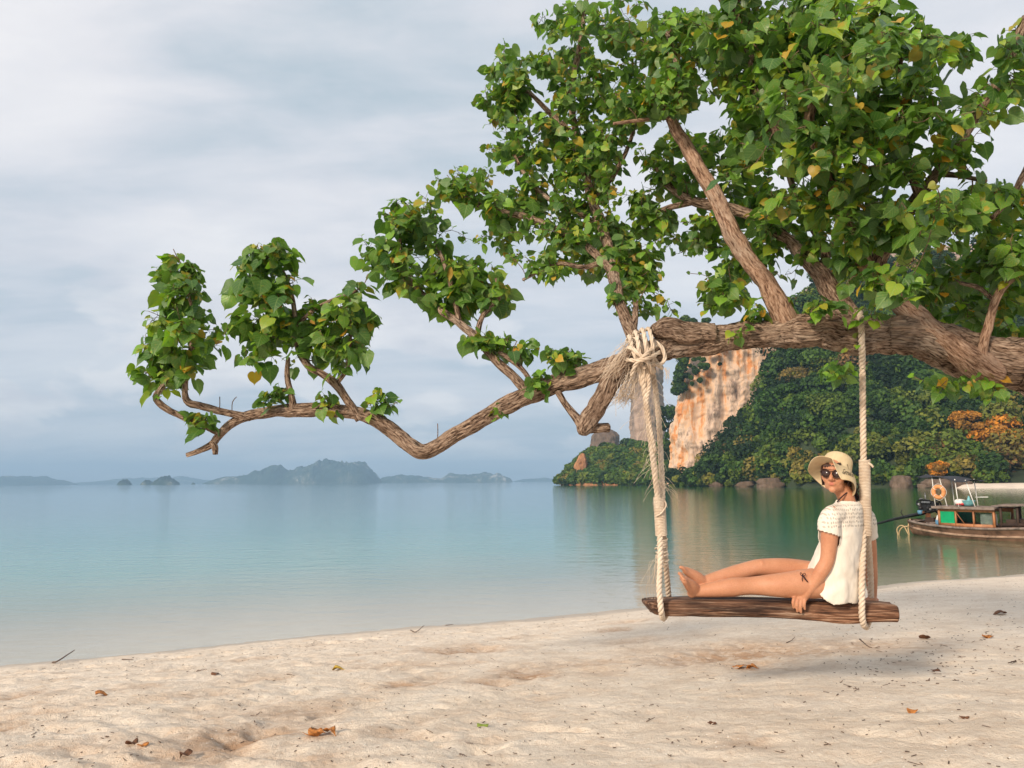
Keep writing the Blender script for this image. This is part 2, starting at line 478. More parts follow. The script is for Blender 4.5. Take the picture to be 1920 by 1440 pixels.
def water_material():
    m, t = material('sea_water')
    pos = t.n('ShaderNodeNewGeometry').outputs['Position']
    d = t.n('ShaderNodeVectorMath', _operation='DOT_PRODUCT', i0=t.n('ShaderNodeVectorMath', _operation='SUBTRACT', i0=pos, i1=tuple(SA)).outputs[0],
            i1=(-snrm[0], -snrm[1], 0)).outputs['Value']
    wob = t.math('MULTIPLY', t.math('SUBTRACT', t.noise(pos, 0.12, 4), 0.5), 7.0)
    off = t.math('MAXIMUM', t.math('ADD', d, t.math('MULTIPLY', wob, t.ramp(t.math('DIVIDE', d, 30.0), [(0.0, 0.0), (0.3, 1.0)]))), 0.0)
    depth = t.math('SUBTRACT', 1.0, t.math('EXPONENT', t.math('MULTIPLY', off, -0.115)))      # 0 at the edge, 1 in deep water
    # body colour by depth of water; greener in the sheltered bay than in the open sea
    openc = t.ramp(t.math('DIVIDE', off, 60.0), [(0.0, (0.72, 0.64, 0.50)), (0.035, (0.60, 0.58, 0.45)), (0.09, (0.33, 0.47, 0.37)), (0.19, (0.13, 0.36, 0.30)), (0.4, (0.035, 0.245, 0.225)), (1.0, (0.03, 0.18, 0.195))])
    bayc = t.ramp(t.math('DIVIDE', off, 60.0), [(0.0, (0.50, 0.44, 0.30)), (0.035, (0.30, 0.32, 0.19)), (0.08, (0.10, 0.21, 0.11)), (0.15, (0.03, 0.145, 0.07)), (0.32, (0.006, 0.13, 0.036)), (1.0, (0.004, 0.12, 0.036))])
    px = t.n('ShaderNodeSeparateXYZ', Vector=pos)
    ratio = t.math('DIVIDE', px.outputs[0], t.math('ADD', t.math('MAXIMUM', px.outputs[1], 0.0), 40.0))
    bay = t.ramp(ratio, [(0.05, 0.0), (0.24, 1.0)])
    body = t.mix(bay, openc, bayc)
    # ripples
    rp = t.vmap(pos, (1.0, 2.2, 1.0), rot=(0, 0, R(-12)))
    w1 = t.noise(rp, 0.9, 3, 0.5, 0.4)
    w2 = t.noise(rp, 3.2, 4, 0.55, 0.3)
    w3 = t.noise(t.vmap(pos, (0.25, 1.0, 1)), 0.35, 2, 0.5)
    hgt = t.math('ADD', t.math('ADD', t.math('MULTIPLY', w1, 0.55), t.math('MULTIPLY', w2, 0.20)), t.math('MULTIPLY', w3, 0.25))
    nb = t.n('ShaderNodeBump', Height=hgt, Strength=t.ramp(t.math('DIVIDE', off, 12.0), [(0.0, 0.4), (1.0, 0.62)]), Distance=0.06).outputs[0]
    back = t.n('ShaderNodeNewGeometry').outputs['Backfacing']
    ior = t.math('SUBTRACT', 1.333, t.math('MULTIPLY', back, 1.333 - 1 / 1.333))
    fr = t.n('ShaderNodeFresnel', IOR=ior, Normal=nb).outputs[0]
    dif = t.n('ShaderNodeBsdfDiffuse', Color=body)
    tra = t.n('ShaderNodeBsdfTransparent', Color=(0.93, 0.97, 0.95, 1))
    inner = t.n('ShaderNodeMixShader', i0=depth, i1=tra.outputs[0], i2=dif.outputs[0])
    glo = t.n('ShaderNodeBsdfGlossy', Color=(1, 1, 1, 1), Roughness=0.04, Normal=nb)
    mx = t.n('ShaderNodeMixShader', i0=fr, i1=inner.outputs[0], i2=glo.outputs[0])
    t.link(mx.outputs[0], t.out.inputs[0])
    return m
M['water'] = water_material()

def rock_material(name, stops, streak=1.0, scale=0.09, green=0.25):
    m, t = material(name)
    pos = t.n('ShaderNodeNewGeometry').outputs['Position']
    big = t.noise(pos, scale * 0.5, 4, 0.6)
    vert = t.noise(t.vmap(pos, (1, 1, 0.14 * streak)), scale * 3.2, 7, 0.62, 0.4)
    fine = t.noise(t.vmap(pos, (1, 1, 0.3)), scale * 14, 6, 0.7)
    f = t.math('ADD', t.math('MULTIPLY', big, 0.42), t.math('ADD', t.math('MULTIPLY', vert, 0.42), t.math('MULTIPLY', fine, 0.2)))
    c = t.ramp(f, stops)
    gm = t.noise(pos, scale * 4.1, 6, 0.7)
    c = t.mix(t.math('MULTIPLY', t.ramp(gm, [(0.56, 0.0), (0.66, 1.0)]), green), c, (0.055, 0.075, 0.03))
    h = t.math('ADD', t.math('MULTIPLY', vert, 0.6), t.math('MULTIPLY', fine, 0.5))
    principled(t, Base_Color=c, Roughness=0.9, Specular_IOR_Level=0.15, Normal=bump(t, h, 0.9, 1.6 * 0.09 / scale))
    return m
M['cliff'] = rock_material('cliff', [(0.38, (0.10, 0.085, 0.075)), (0.44, (0.34, 0.24, 0.18)), (0.49, (0.66, 0.49, 0.37)), (0.54, (0.70, 0.45, 0.28)), (0.59, (0.62, 0.24, 0.07)), (0.64, (0.62, 0.40, 0.27)), (0.70, (0.22, 0.16, 0.13))], 1.0, 0.09, 0.1)
M['grey_cliff'] = rock_material('grey_cliff', [(0.34, (0.10, 0.085, 0.075)), (0.48, (0.33, 0.25, 0.205)), (0.58, (0.44, 0.32, 0.25)), (0.72, (0.22, 0.18, 0.15))], 1.0, 0.09, 0.35)
M['headland'] = rock_material('headland', [(0.34, (0.09, 0.06, 0.045)), (0.47, (0.32, 0.15, 0.07)), (0.58, (0.45, 0.22, 0.10)), (0.72, (0.2, 0.12, 0.08))], 0.4, 0.12, 0.5)
M['boulder'] = rock_material('boulder', [(0.32, (0.035, 0.028, 0.022)), (0.5, (0.13, 0.09, 0.065)), (0.7, (0.24, 0.175, 0.135))], 2.0, 0.35, 0.45)
M['island'] = rock_material('island', [(0.3, (0.02, 0.04, 0.035)), (0.52, (0.03, 0.06, 0.05)), (0.58, (0.10, 0.12, 0.09)), (0.66, (0.55, 0.52, 0.48))], 2.5, 0.008, 0.7)
M['hill_soil'] = simple('hill_soil', (0.03, 0.045, 0.02), 0.95, 0.4, 0.15)
M['far_sand'] = simple('far_sand', (0.72, 0.60, 0.48), 0.95, 0.1, 0.3)
# ------------------------------------------------------------------ the beach
SWING_D = 4.84
def ray_down(px, py, zfun):
    o = CM[:3, 3]; r = at(px, py, 1.0) - o
    lo, hi = 1.5, 1.6
    while hi < 60 and (o + r * hi)[2] > zfun(*(o + r * hi)[:2]):
        lo, hi = hi, hi + 0.15
    for _ in range(14):
        m = (lo + hi) / 2
        if (o + r * m)[2] > zfun(*(o + r * m)[:2]): lo = m
        else: hi = m
    return o + r * hi
def base_z(x, y):
    s = (x - SA[0]) * snrm[0] + (y - SA[1]) * snrm[1]
    return SEA_Z + (1.9 * (1 - math.exp(-s / 13.6)) if s > 0 else 0.085 * s)
def _pit(px, py):
    return ray_down(px, py, base_z)[:2]

def beach_base(x, y):
    s = inland(x, y)
    up = SEA_Z + 1.9 * (1 - np.exp(-np.maximum(s, 0) / 13.6))
    down = SEA_Z + 0.085 * np.minimum(s, 0)
    far = SEA_Z - 3.2
    return np.where(s > 0, up, np.maximum(down, far))

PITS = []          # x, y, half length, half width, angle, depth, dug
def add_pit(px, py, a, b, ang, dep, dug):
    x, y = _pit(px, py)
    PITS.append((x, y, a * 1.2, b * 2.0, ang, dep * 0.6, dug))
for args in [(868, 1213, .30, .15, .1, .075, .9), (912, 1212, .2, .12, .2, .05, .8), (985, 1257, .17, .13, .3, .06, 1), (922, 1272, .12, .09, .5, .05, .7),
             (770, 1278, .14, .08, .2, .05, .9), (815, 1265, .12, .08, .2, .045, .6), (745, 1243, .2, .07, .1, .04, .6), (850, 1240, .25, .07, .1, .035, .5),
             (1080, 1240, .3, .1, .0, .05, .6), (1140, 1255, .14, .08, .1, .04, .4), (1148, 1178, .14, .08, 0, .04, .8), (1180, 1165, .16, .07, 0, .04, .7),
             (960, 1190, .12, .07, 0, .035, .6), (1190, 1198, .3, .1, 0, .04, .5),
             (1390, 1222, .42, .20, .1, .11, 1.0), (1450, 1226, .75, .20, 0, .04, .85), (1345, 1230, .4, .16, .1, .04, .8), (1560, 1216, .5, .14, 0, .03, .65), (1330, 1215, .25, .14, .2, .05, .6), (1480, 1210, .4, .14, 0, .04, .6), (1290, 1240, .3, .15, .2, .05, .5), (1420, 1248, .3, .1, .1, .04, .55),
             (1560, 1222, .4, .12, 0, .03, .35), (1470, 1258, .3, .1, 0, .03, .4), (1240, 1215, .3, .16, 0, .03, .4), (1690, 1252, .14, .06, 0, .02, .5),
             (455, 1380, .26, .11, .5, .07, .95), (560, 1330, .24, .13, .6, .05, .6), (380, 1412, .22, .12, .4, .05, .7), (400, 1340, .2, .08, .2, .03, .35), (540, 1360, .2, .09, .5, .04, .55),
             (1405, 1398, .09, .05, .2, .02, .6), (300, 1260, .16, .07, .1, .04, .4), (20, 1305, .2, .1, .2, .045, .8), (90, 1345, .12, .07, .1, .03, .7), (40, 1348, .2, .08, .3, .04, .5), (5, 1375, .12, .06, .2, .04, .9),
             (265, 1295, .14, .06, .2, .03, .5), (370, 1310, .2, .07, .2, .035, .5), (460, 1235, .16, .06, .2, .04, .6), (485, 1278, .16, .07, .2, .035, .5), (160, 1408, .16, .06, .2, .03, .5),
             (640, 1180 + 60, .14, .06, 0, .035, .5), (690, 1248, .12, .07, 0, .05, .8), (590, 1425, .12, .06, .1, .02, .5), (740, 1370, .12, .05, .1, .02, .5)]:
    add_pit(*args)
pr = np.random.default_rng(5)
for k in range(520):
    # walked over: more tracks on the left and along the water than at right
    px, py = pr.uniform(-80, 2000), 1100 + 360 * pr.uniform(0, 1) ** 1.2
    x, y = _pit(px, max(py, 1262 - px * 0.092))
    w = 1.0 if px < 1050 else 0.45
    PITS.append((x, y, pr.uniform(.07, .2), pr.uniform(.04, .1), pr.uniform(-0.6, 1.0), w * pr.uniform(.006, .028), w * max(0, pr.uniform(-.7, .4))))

def make_beach():
    def axis(a, b, s0, s1):
        out = [a]
        while out[-1] < b:
            u = (out[-1] - a) / (b - a)
            out.append(out[-1] + s0 + (s1 - s0) * u)
        return np.array(out)
    xs = np.concatenate([-np.array([400, 200, 100, 50, 30, 20, 14, 11, 9.5]), axis(-8.5, 11.5, 0.027, 0.027), [12.5, 14, 16, 20, 28, 45, 90, 180, 400]])
    ys = np.concatenate([-np.array([300, 120, 50, 20, 8, 3]), [0, 1, 1.8], axis(2.4, 18.5, 0.017, 0.055), [19.5, 21, 24, 28, 34, 45, 60, 90, 140]])
    X, Y = np.meshgrid(xs, ys)
    Z = beach_base(X, Y)
    s = inland(X, Y)
    fade = np.clip(s / 1.6, 0, 1) * np.clip((20 - Y) / 4, 0, 1)
    lft = np.clip((3.0 - X) / 5.0, 0.3, 1.0)
    # trodden, wind-worked surface
    n = 0.007 * fbm(X * 2.6, Y * 3.4, None, 5, 3, 0.6) + 0.008 * (1 - 2 * np.abs(vnoise(X * 4.2 + 3, Y * 7 + .5 * X, None, 9)))
    n += 0.008 * fbm(X * 11, Y * 15, None, 3, 21) + 0.005 * (1 - 2 * np.abs(vnoise(X * 12 + Y * 3, Y * 22, None, 61)))
    Z = Z + n * fade * lft + 0.035 * fbm(X * .35, Y * .45, None, 3, 31) * np.clip((s + 1.2) / 2.5, 0, 1) + 0.006 * fbm(X * 5, Y * 9, None, 3, 40) * np.clip((s + 1) / 1.5, 0, 1)
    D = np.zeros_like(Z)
    for (x, y, a, b, ang, dep, dug) in PITS:
        r = max(a, b) * 2.6
        i0, i1 = np.searchsorted(xs, [x - r, x + r]); j0, j1 = np.searchsorted(ys, [y - r, y + r])
        if i1 <= i0 or j1 <= j0:
            continue
        dx, dy = X[j0:j1, i0:i1] - x, Y[j0:j1, i0:i1] - y
        wob = 1 + 0.25 * vnoise(dx * 9 + x * 7, dy * 9 + y * 5, None, 77)
        u = (dx * math.cos(ang) + dy * math.sin(ang)) / a; v = (-dx * math.sin(ang) + dy * math.cos(ang)) / b
        q = np.sqrt(u * u + v * v) * wob
        f = fade[j0:j1, i0:i1]
        Z[j0:j1, i0:i1] += f * dep * (-np.exp(-(q ** 2.6)) + 0.25 * np.exp(-((q - 1.45) / 0.38) ** 2) * (0.6 + 0.5 * vnoise(dx * 14 + 3, dy * 14 + x, None, 5)))
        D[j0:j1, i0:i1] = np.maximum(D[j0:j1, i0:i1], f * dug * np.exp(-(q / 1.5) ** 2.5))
    h, w = Z.shape
    i = np.arange(h - 1)[:, None] * w; j = np.arange(w - 1)[None, :]
    q = np.stack([i + j, i + j + 1, i + w + j + 1, i + w + j], -1).reshape(-1, 4)
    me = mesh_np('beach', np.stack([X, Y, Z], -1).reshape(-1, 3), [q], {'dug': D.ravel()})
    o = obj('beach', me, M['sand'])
    tag(o, 'pale trodden sand beach sloping down to the sea', kind='structure')
    def height(x, y):
        i = int(np.clip(np.searchsorted(xs, x), 1, w - 1)); j = int(np.clip(np.searchsorted(ys, y), 1, h - 1))
        u = (x - xs[i - 1]) / (xs[i] - xs[i - 1]); v = (y - ys[j - 1]) / (ys[j] - ys[j - 1])
        return (Z[j - 1, i - 1] * (1 - u) + Z[j - 1, i] * u) * (1 - v) + (Z[j, i - 1] * (1 - u) + Z[j, i] * u) * v
    return height
sand_z = make_beach()

def on_sand(px, py):
    return ray_down(px, py, sand_z)

# ------------------------------------------------------------------ the sea
SEA_R = 9000.0
sea = obj('sea', mesh_np('sea', np.array([[-SEA_R, -600, SEA_Z], [SEA_R, -600, SEA_Z], [SEA_R, SEA_R, SEA_Z], [-SEA_R, SEA_R, SEA_Z]]), [[[0, 1, 2, 3]]]), M['water'])
tag(sea, 'calm turquoise sea, emerald green in the sheltered bay', kind='structure')

# ------------------------------------------------------------------ far islands
def island(profile, d, name, label, thick=0.5, seed=0):
    """profile: (pixel x, pixels above the horizon); d: distance"""
    prof = np.array(profile, float)
    px = np.linspace(prof[0, 0], prof[-1, 0], 180)
    hh = np.interp(px, prof[:, 0], prof[:, 1])
    x = np.array([at(p, 900, d)[0] for p in px])
    H = hh / F * d * (1 + 0.0)
    w = (x[-1] - x[0])
    m = 15
    v = np.linspace(-1, 1, m)
    y0 = math.sqrt(max(d * d - 0, 0))
    X, V = np.meshgrid(x, v)
    env = np.sqrt(np.clip(1 - np.abs(V) ** 2.6, 0, 1))
    Hh = np.broadcast_to(H, X.shape) * env
    k = 60.0 / w * 4
    Hh = Hh * (0.80 + 0.20 * fbm(X * 11 / w + seed, V * 1.5 + seed, None, 5, seed, 0.6)) + SEA_Z
    half = np.minimum(w * 0.5 * thick, 420)
    Yy = y0 + V * half * (0.35 + 0.65 * np.broadcast_to(np.sqrt(np.clip(H / H.max(), 0, 1)), X.shape))
    Hh[0] = SEA_Z - 3; Hh[-1] = SEA_Z - 3; Hh[:, 0] = SEA_Z - 3; Hh[:, -1] = SEA_Z - 3
    a = np.arange(m - 1)[:, None] * 180; b = np.arange(179)[None, :]
    q = np.stack([a + b, a + b + 1, a + 181 + b, a + 180 + b], -1).reshape(-1, 4)
    o = obj(name, mesh_np(name, np.stack([X, Yy, Hh], -1).reshape(-1, 3), [q], None, False), M['island'])
    tag(o, label, kind='structure')
    return o
island([(-140, 3), (-60, 12), (0, 17), (40, 19), (85, 18), (105, 12), (118, 8), (135, 2)], 6200, 'island', 'low hazy blue island at the left end of the horizon', 0.5, 1)
island([(226, 0), (231, 9), (238, 12), (246, 10), (251, 0)], 3000, 'island', 'small dark rounded islet standing alone, leftmost of the three islets', 0.9, 2)
island([(269, 0), (275, 7), (282, 10), (288, 7), (293, 0)], 3100, 'island', 'smallest dark islet, between the two other islets', 0.9, 3)
island([(291, 0), (298, 9), (306, 15), (315, 19), (326, 15), (335, 8), (338, 0)], 3000, 'island', 'largest of the three dark rounded islets', 0.9, 4)
island([(363, 0), (366, 4), (369, 3), (371, 0)], 3200, 'island', 'tiny dark rock poking out of the sea near the horizon', 0.9, 5)
island([(130, 2), (200, 8), (262, 16), (275, 14), (330, 13), (360, 17), (400, 9), (430, 0)], 8200, 'island', 'faintest pale blue ridge behind the three islets', 0.4, 6)
island([(395, 2), (405, 8), (432, 17), (470, 21), (492, 28), (524, 37), (548, 30), (562, 33), (590, 46), (602, 50), (618, 44), (640, 42), (662, 42), (684, 37), (698, 26), (708, 13), (714, 0)], 4700, 'island', 'highest blue karst island with a jagged ridge and pale cliff patches', 0.45, 7)
island([(705, 0), (722, 11), (745, 15), (780, 16), (830, 11), (848, 19), (872, 15), (905, 21), (930, 19), (945, 14), (957, 8), (962, 0)], 5400, 'island', 'long low blue island between the highest island and the headland', 0.35, 8)
island([(955, 0), (985, 6), (1020, 8), (1045, 5), (1080, 0)], 7600, 'island', 'faint low strip of land just beyond the headland', 0.4, 9)

# ------------------------------------------------------------------ karst: cliff, pillar, stack, hill
def rock_mass(name, plan, z1, lean, mat, label, seed=0, n=120, m=90, amp=3.0, groove=1.6, round_top=0.16, taper=0.1):
    """a closed steep rock: plan = closed outline (x, y) at the sea; lean = (dx, dy) shift of the top"""
    P = np.array(plan, float)
    P = np.concatenate([P, P[:1]])
    P3 = np.concatenate([P, np.zeros((len(P), 1))], 1)
    L = np.concatenate([[0], np.cumsum(np.linalg.norm(np.diff(P3, axis=0), axis=1))])
    t = np.linspace(0, L[-1], n, endpoint=False)
    O = np.stack([np.interp(t, L, P3[:, 0]), np.interp(t, L, P3[:, 1])], 1)
    k = np.array([0.25, 0.5, 0.25])
    for _ in range(3):
        O = np.stack([sum(k[j] * np.roll(O[:, i], j - 1) for j in range(3)) for i in range(2)], 1)
    c = O.mean(0)
    out = O - c; nr = np.linalg.norm(out, axis=1)[:, None]; out = out / nr
    V = []
    for i in range(m):
        u = i / (m - 1)
        z = SEA_Z - 2 + (z1 + 2 - SEA_Z) * min(1.0, u / (1 - 0.04))
        u2 = np.clip((u - (1 - round_top)) / round_top, 0, 1)
        sc = (1 - taper * u) * math.sqrt(max(1 - u2 ** 2 * 0.999, 0))
        zz = SEA_Z - 2 + (z1 + 2) * (u if u2 <= 0 else u)
        pts = c + (O - c) * sc + np.array(lean) * u
        zz = np.full(n, zz)
        nz = amp * fbm(pts[:, 0] / 22, pts[:, 1] / 22, zz / 26, 4, seed) - groove * np.abs(fbm(pts[:, 0] / 5.5, pts[:, 1] / 5.5, zz / 40, 3, seed + 5)) \
            + 0.9 * fbm(pts[:, 0] / 2.6, pts[:, 1] / 2.6, zz / 4, 3, seed + 9) + 0.7 * np.abs(fbm(pts[:, 0] / 9, pts[:, 1] / 9, zz / 3.2, 3, seed + 13))
        pts = pts + out * (nz * min(1, sc * 1.5))[:, None]
        V.append(np.concatenate([pts, (zz + amp * 0.5 * fbm(pts[:, 0] / 9, pts[:, 1] / 9, None, 3, seed + 2) * u)[:, None]], 1))
    V = np.concatenate(V)
    i = np.arange(m - 1)[:, None] * n; j = np.arange(n)[None, :]; j2 = (j + 1) % n
    q = np.stack([i + j, i + j2, i + n + j2, i + n + j], -1).reshape(-1, 4)
    o = obj(name, mesh_np(name, V, [q], None, True), mat)
    tag(o, label, kind='structure')
    return o

def gp(px, d):                       # plan position of pixel column px at distance d
    return (px - 960) / F * d, d

cx = lambda px, d: ((px - 960) / F * d, d)
rock_mass('cliff', [cx(1247, 345), cx(1252, 332), cx(1300, 326), cx(1360, 326), cx(1430, 330), cx(1446, 348), cx(1460, 385), cx(1300, 400), cx(1258, 375)],
          68, (17, 8), M['cliff'], 'tall cream and orange limestone cliff face rising from the bay', 3, 340, 220, 3.2, 2.8, 0.16, -0.12)
rock_mass('mountain', [cx(1400, 372), cx(1430, 356), cx(1480, 340), cx(1540, 322), cx(1640, 326), cx(1780, 312), cx(1900, 300), cx(2060, 300), cx(2100, 360), cx(1700, 420), cx(1450, 420)],
          108, (12, 8), M['grey_cliff'], 'grey and ochre rock wall behind the leaves of the swing tree', 8, 220, 80, 6.0, 3.0, 0.3, 0.2)
rock_mass('rock_pillar', [cx(1174, 530), cx(1186, 518), cx(1222, 518), cx(1244, 530), cx(1240, 560), cx(1185, 560)],
          90, (3, 0), M['grey_cliff'], 'slender grey pink limestone pillar behind the frayed swing rope', 12, 110, 80, 2.0, 1.6, 0.12, 0.14)
rock_mass('sea_stack', [cx(1106, 640), cx(1114, 630), cx(1146, 630), cx(1158, 640), cx(1152, 665), cx(1112, 665)],
          44, (1, 0), M['boulder'], 'short dark flat topped stack of rock at the hanging branch stub', 15, 90, 50, 1.8, 1.2, 0.16, 0.04)

def shore_d(px):                     # how far off the foot of the wooded hill lies
    return np.interp(px, [1240, 1300, 1400, 1500, 1700, 1920, 2300], [335, 305, 262, 226, 206, 192, 186])
def top_y(px):                       # how high (pixel row) the wooded slope reaches
    return np.interp(px, [1240, 1300, 1330, 1370, 1405, 1445, 1478, 1510, 1560, 1700, 1900, 2300], [903, 901, 882, 832, 795, 730, 640, 540, 480, 450, 470, 480])

def hill_point(px, u):
    d0 = shore_d(px)
    ztop = (899 - top_y(px)) / F * (d0 + 75)
    z = SEA_Z + ztop * (u ** 1.15)
    d = d0 + np.minimum(ztop * 1.05, 95) * u + 3
    return (px - 960) / F * d, d, z

def make_hill():
    pxs = np.linspace(1242, 2300, 140); us = np.linspace(-0.03, 1, 60)
    PX, U = np.meshgrid(pxs, us)
    X, Y, Z = hill_point(PX, np.maximum(U, 0))
    Z = np.where(U < 0, SEA_Z - 3, Z + 1.5 * fbm(X / 9, Y / 9, None, 4, 3))
    # a back skirt so that the slope is solid
    q = []
    i = np.arange(59)[:, None] * 140; j = np.arange(139)[None, :]
    q = np.stack([i + j, i + j + 1, i + 141 + j, i + 140 + j], -1).reshape(-1, 4)
    o = obj('hill', mesh_np('hill', np.stack([X, Y, Z], -1).reshape(-1, 3), [q]), M['hill_soil'])
    tag(o, 'steep hillside under the dense green woods', kind='structure')
make_hill()

def crowns(centres, radii, tints, n, leaf, seed=0, flat=0.85, gap=0.35):
    """leaf clumps of many tree crowns as arrays: n clumps per crown spread over a lumpy shell"""
    g = np.random.default_rng(seed)
    T = len(centres)
    d = g.normal(size=(T, n, 3)); d[..., 2] = np.where(g.random((T, n)) < 0.72, np.abs(d[..., 2]), d[..., 2])
    d /= np.linalg.norm(d, axis=-1, keepdims=True)
    lob = g.normal(size=(T, 7, 3)); lob[..., 2] = np.abs(lob[..., 2]) * 0.8
    lob /= np.linalg.norm(lob, axis=-1, keepdims=True)
    near = np.max(np.einsum('tni,tki->tnk', d, lob), -1)
    rr = 0.62 + 0.5 * np.clip((near - 0.45) / 0.55, 0, 1) ** 0.9
    rr = rr * (1 - gap * g.random((T, n)) ** 2.2)
    R3 = np.asarray(radii)[:, None, :]
    c = np.asarray(centres)[:, None, :] + d * rr[..., None] * R3
    nrm = d * 1.0 + 0.75 * g.normal(size=d.shape) + np.array([0, 0, 0.35])
    nrm /= np.linalg.norm(nrm, axis=-1, keepdims=True)
    a = np.cross(nrm, g.normal(size=d.shape)); a /= np.linalg.norm(a, axis=-1, keepdims=True)
    b = np.cross(nrm, a)
    sz = (leaf * (0.55 + 0.9 * g.random((T, n, 1))))
    asp = 0.55 + 0.5 * g.random((T, n, 1))
    quad = np.stack([c + a * sz, c + b * sz * asp * 0.9 + a * sz * 0.1, c - a * sz * 0.9, c - b * sz * asp + a * sz * 0.15], 2)
    v = quad.reshape(-1, 3)
    f = np.arange(len(v)).reshape(-1, 4)
    tint = np.repeat(np.asarray(tints), n * 4)
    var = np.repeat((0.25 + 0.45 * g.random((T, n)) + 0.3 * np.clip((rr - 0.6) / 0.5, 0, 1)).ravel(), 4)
    return v, f, tint, var

def woods(name, pts, rad, tints, n, leaf, label, seed, mat='woods'):
    v, f, t, a = crowns(pts, rad, tints, n, leaf, seed)
    o = obj(name, mesh_np(name, v, [f], {'tint': t, 'leafvar': a}, False), M[mat])
    tag(o, label, kind='stuff')
    return o

def make_woods():
    g = np.random.default_rng(21)
    # hillside
    pts, rad, tin = [], [], []
    for _ in range(1350):
        px = 1262 + (2090 - 1262) * g.random() ** 1.05
        u = g.random() ** 0.85
        if px < 1480 and g.random() < 0.25:
            px = g.uniform(1290, 1480)
        x, y, z = hill_point(px, u)
        r = (1.7 + 4.4 * g.random() ** 1.8) * (0.75 if u < 0.06 else 1) * np.interp(px, [1290, 1420], [0.7, 1.0])
        pts.append((x + g.normal(0, 1.5), y + g.normal(0, 2) + 1, z + r * g.uniform(0.3, 1.0)))
        rad.append((r * g.uniform(.8, 1.25), r, r * g.uniform(0.6, 1.35)))
        tt = np.clip(g.normal(0.42, 0.30) - 0.18 * (u > 0.45), 0, 0.9)
        if u < 0.14 and g.random() < 0.5:
            tt = g.uniform(0.72, 0.92)
        if g.random() < 0.03:
            tt = g.uniform(0.93, 1)
        tin.append(tt)
    woods('forest', pts, rad, tin, 480, 0.54, 'dense green jungle covering the hillside across the bay', 22)
    # bushes on the ledges and the left shoulder of the cliff
    pts, rad, tin = [], [], []
    for _ in range(130):
        py = g.uniform(600, 735)
        lim = np.interp(py, [600, 665, 720, 760], [1420, 1372, 1312, 1276])
        lo = np.interp(py, [600, 665, 720, 760], [1284, 1276, 1270, 1266])
        if lim < lo + 2: continue
        px = lo + (lim - lo) * g.random() ** 3.2
        d = np.interp(px, [1262, 1275, 1300, 1372], [345, 333, 327, 325]) + np.interp(py, [600, 750], [4, -1])
        r = 0.6 + 1.9 * g.random() ** 1.5 * (1 - .6 * (px - lo) / (lim - lo))
        p = at(px, py, d); pts.append(p); rad.append((r, r, r)); tin.append(g.uniform(0.0, 0.6))
    for k in range(26):       # foot of the cliff, left
        px, py = g.uniform(1240, 1264), g.uniform(765, 900)
        r = g.uniform(2.0, 3.6); pts.append(at(px, py, 362)); rad.append((r, r, r)); tin.append(g.uniform(0.0, 0.5))
    woods('cliff_bushes', pts, rad, tin, 330, 0.5, 'dark shrubs growing on the ledges and left shoulder of the cliff', 23)
    # headland
    pts, rad, tin = [], [], []
    for _ in range(330):
        px = g.uniform(1046, 1256)
        ytop = np.interp(px, [1046, 1062, 1075, 1090, 1130, 1180, 1256], [893, 886, 862, 846, 834, 828, 835])
        py = ytop + (897 - ytop) * g.random() ** 0.9
        d = 430 + (897 - py) * 0.9 + np.interp(px, [1046, 1256], [40, -30])
        r = g.uniform(2.6, 5.2) * np.interp(px, [1046, 1085], [0.6, 1])
        p = at(px, py + 6, d); pts.append(p); rad.append((r, r, r * 0.9)); tin.append(np.clip(g.normal(0.5, 0.22), 0, 0.9))
    woods('headland_forest', pts, rad, tin, 420, 0.8, 'green trees crowding the low headland below the rock pillar', 24)
make_woods()
rock_mass('headland', [cx(1037, 478), cx(1060, 462), cx(1110, 445), cx(1180, 432), cx(1262, 412), cx(1275, 460), cx(1200, 520), cx(1080, 520)],
          10.5, (6, 6), M['headland'], 'low headland of rusty rock reaching into the bay', 19, 150, 40, 2.0, 1.2, 0.6, 0.12)
rock_mass('headland_rock', [cx(1070, 468), cx(1078, 462), cx(1100, 460), cx(1106, 468), cx(1098, 480), cx(1076, 480)],
          19, (1, 2), M['headland'], 'rusty orange knob of rock at the tip of the headland', 27, 90, 40, 1.6, 1.0, 0.4, 0.2)

# foot of the hill: the far beach and its boulders
def far_beach():
    pxs = np.linspace(1772, 2300, 40)
    V = []
    for k, (o, z) in enumerate([(-2.0, -0.2), (0, 0.12), (4, 0.75), (14, 1.1)]):
        for p in pxs:
            d = shore_d(p) - 11 + o + (0 if p > 1800 else (1800 - p) * 0.25)
            V.append(((p - 960) / F * d, d, SEA_Z + z))
    a = np.arange(3)[:, None] * 40; b = np.arange(39)[None, :]
    q = np.stack([a + b, a + b + 1, a + 41 + b, a + 40 + b], -1).reshape(-1, 4)
    tag(obj('far_beach', mesh_np('far_beach', np.array(V), [q]), M['far_sand']), 'strip of pale sand under the woods behind the boat', kind='structure')
far_beach()

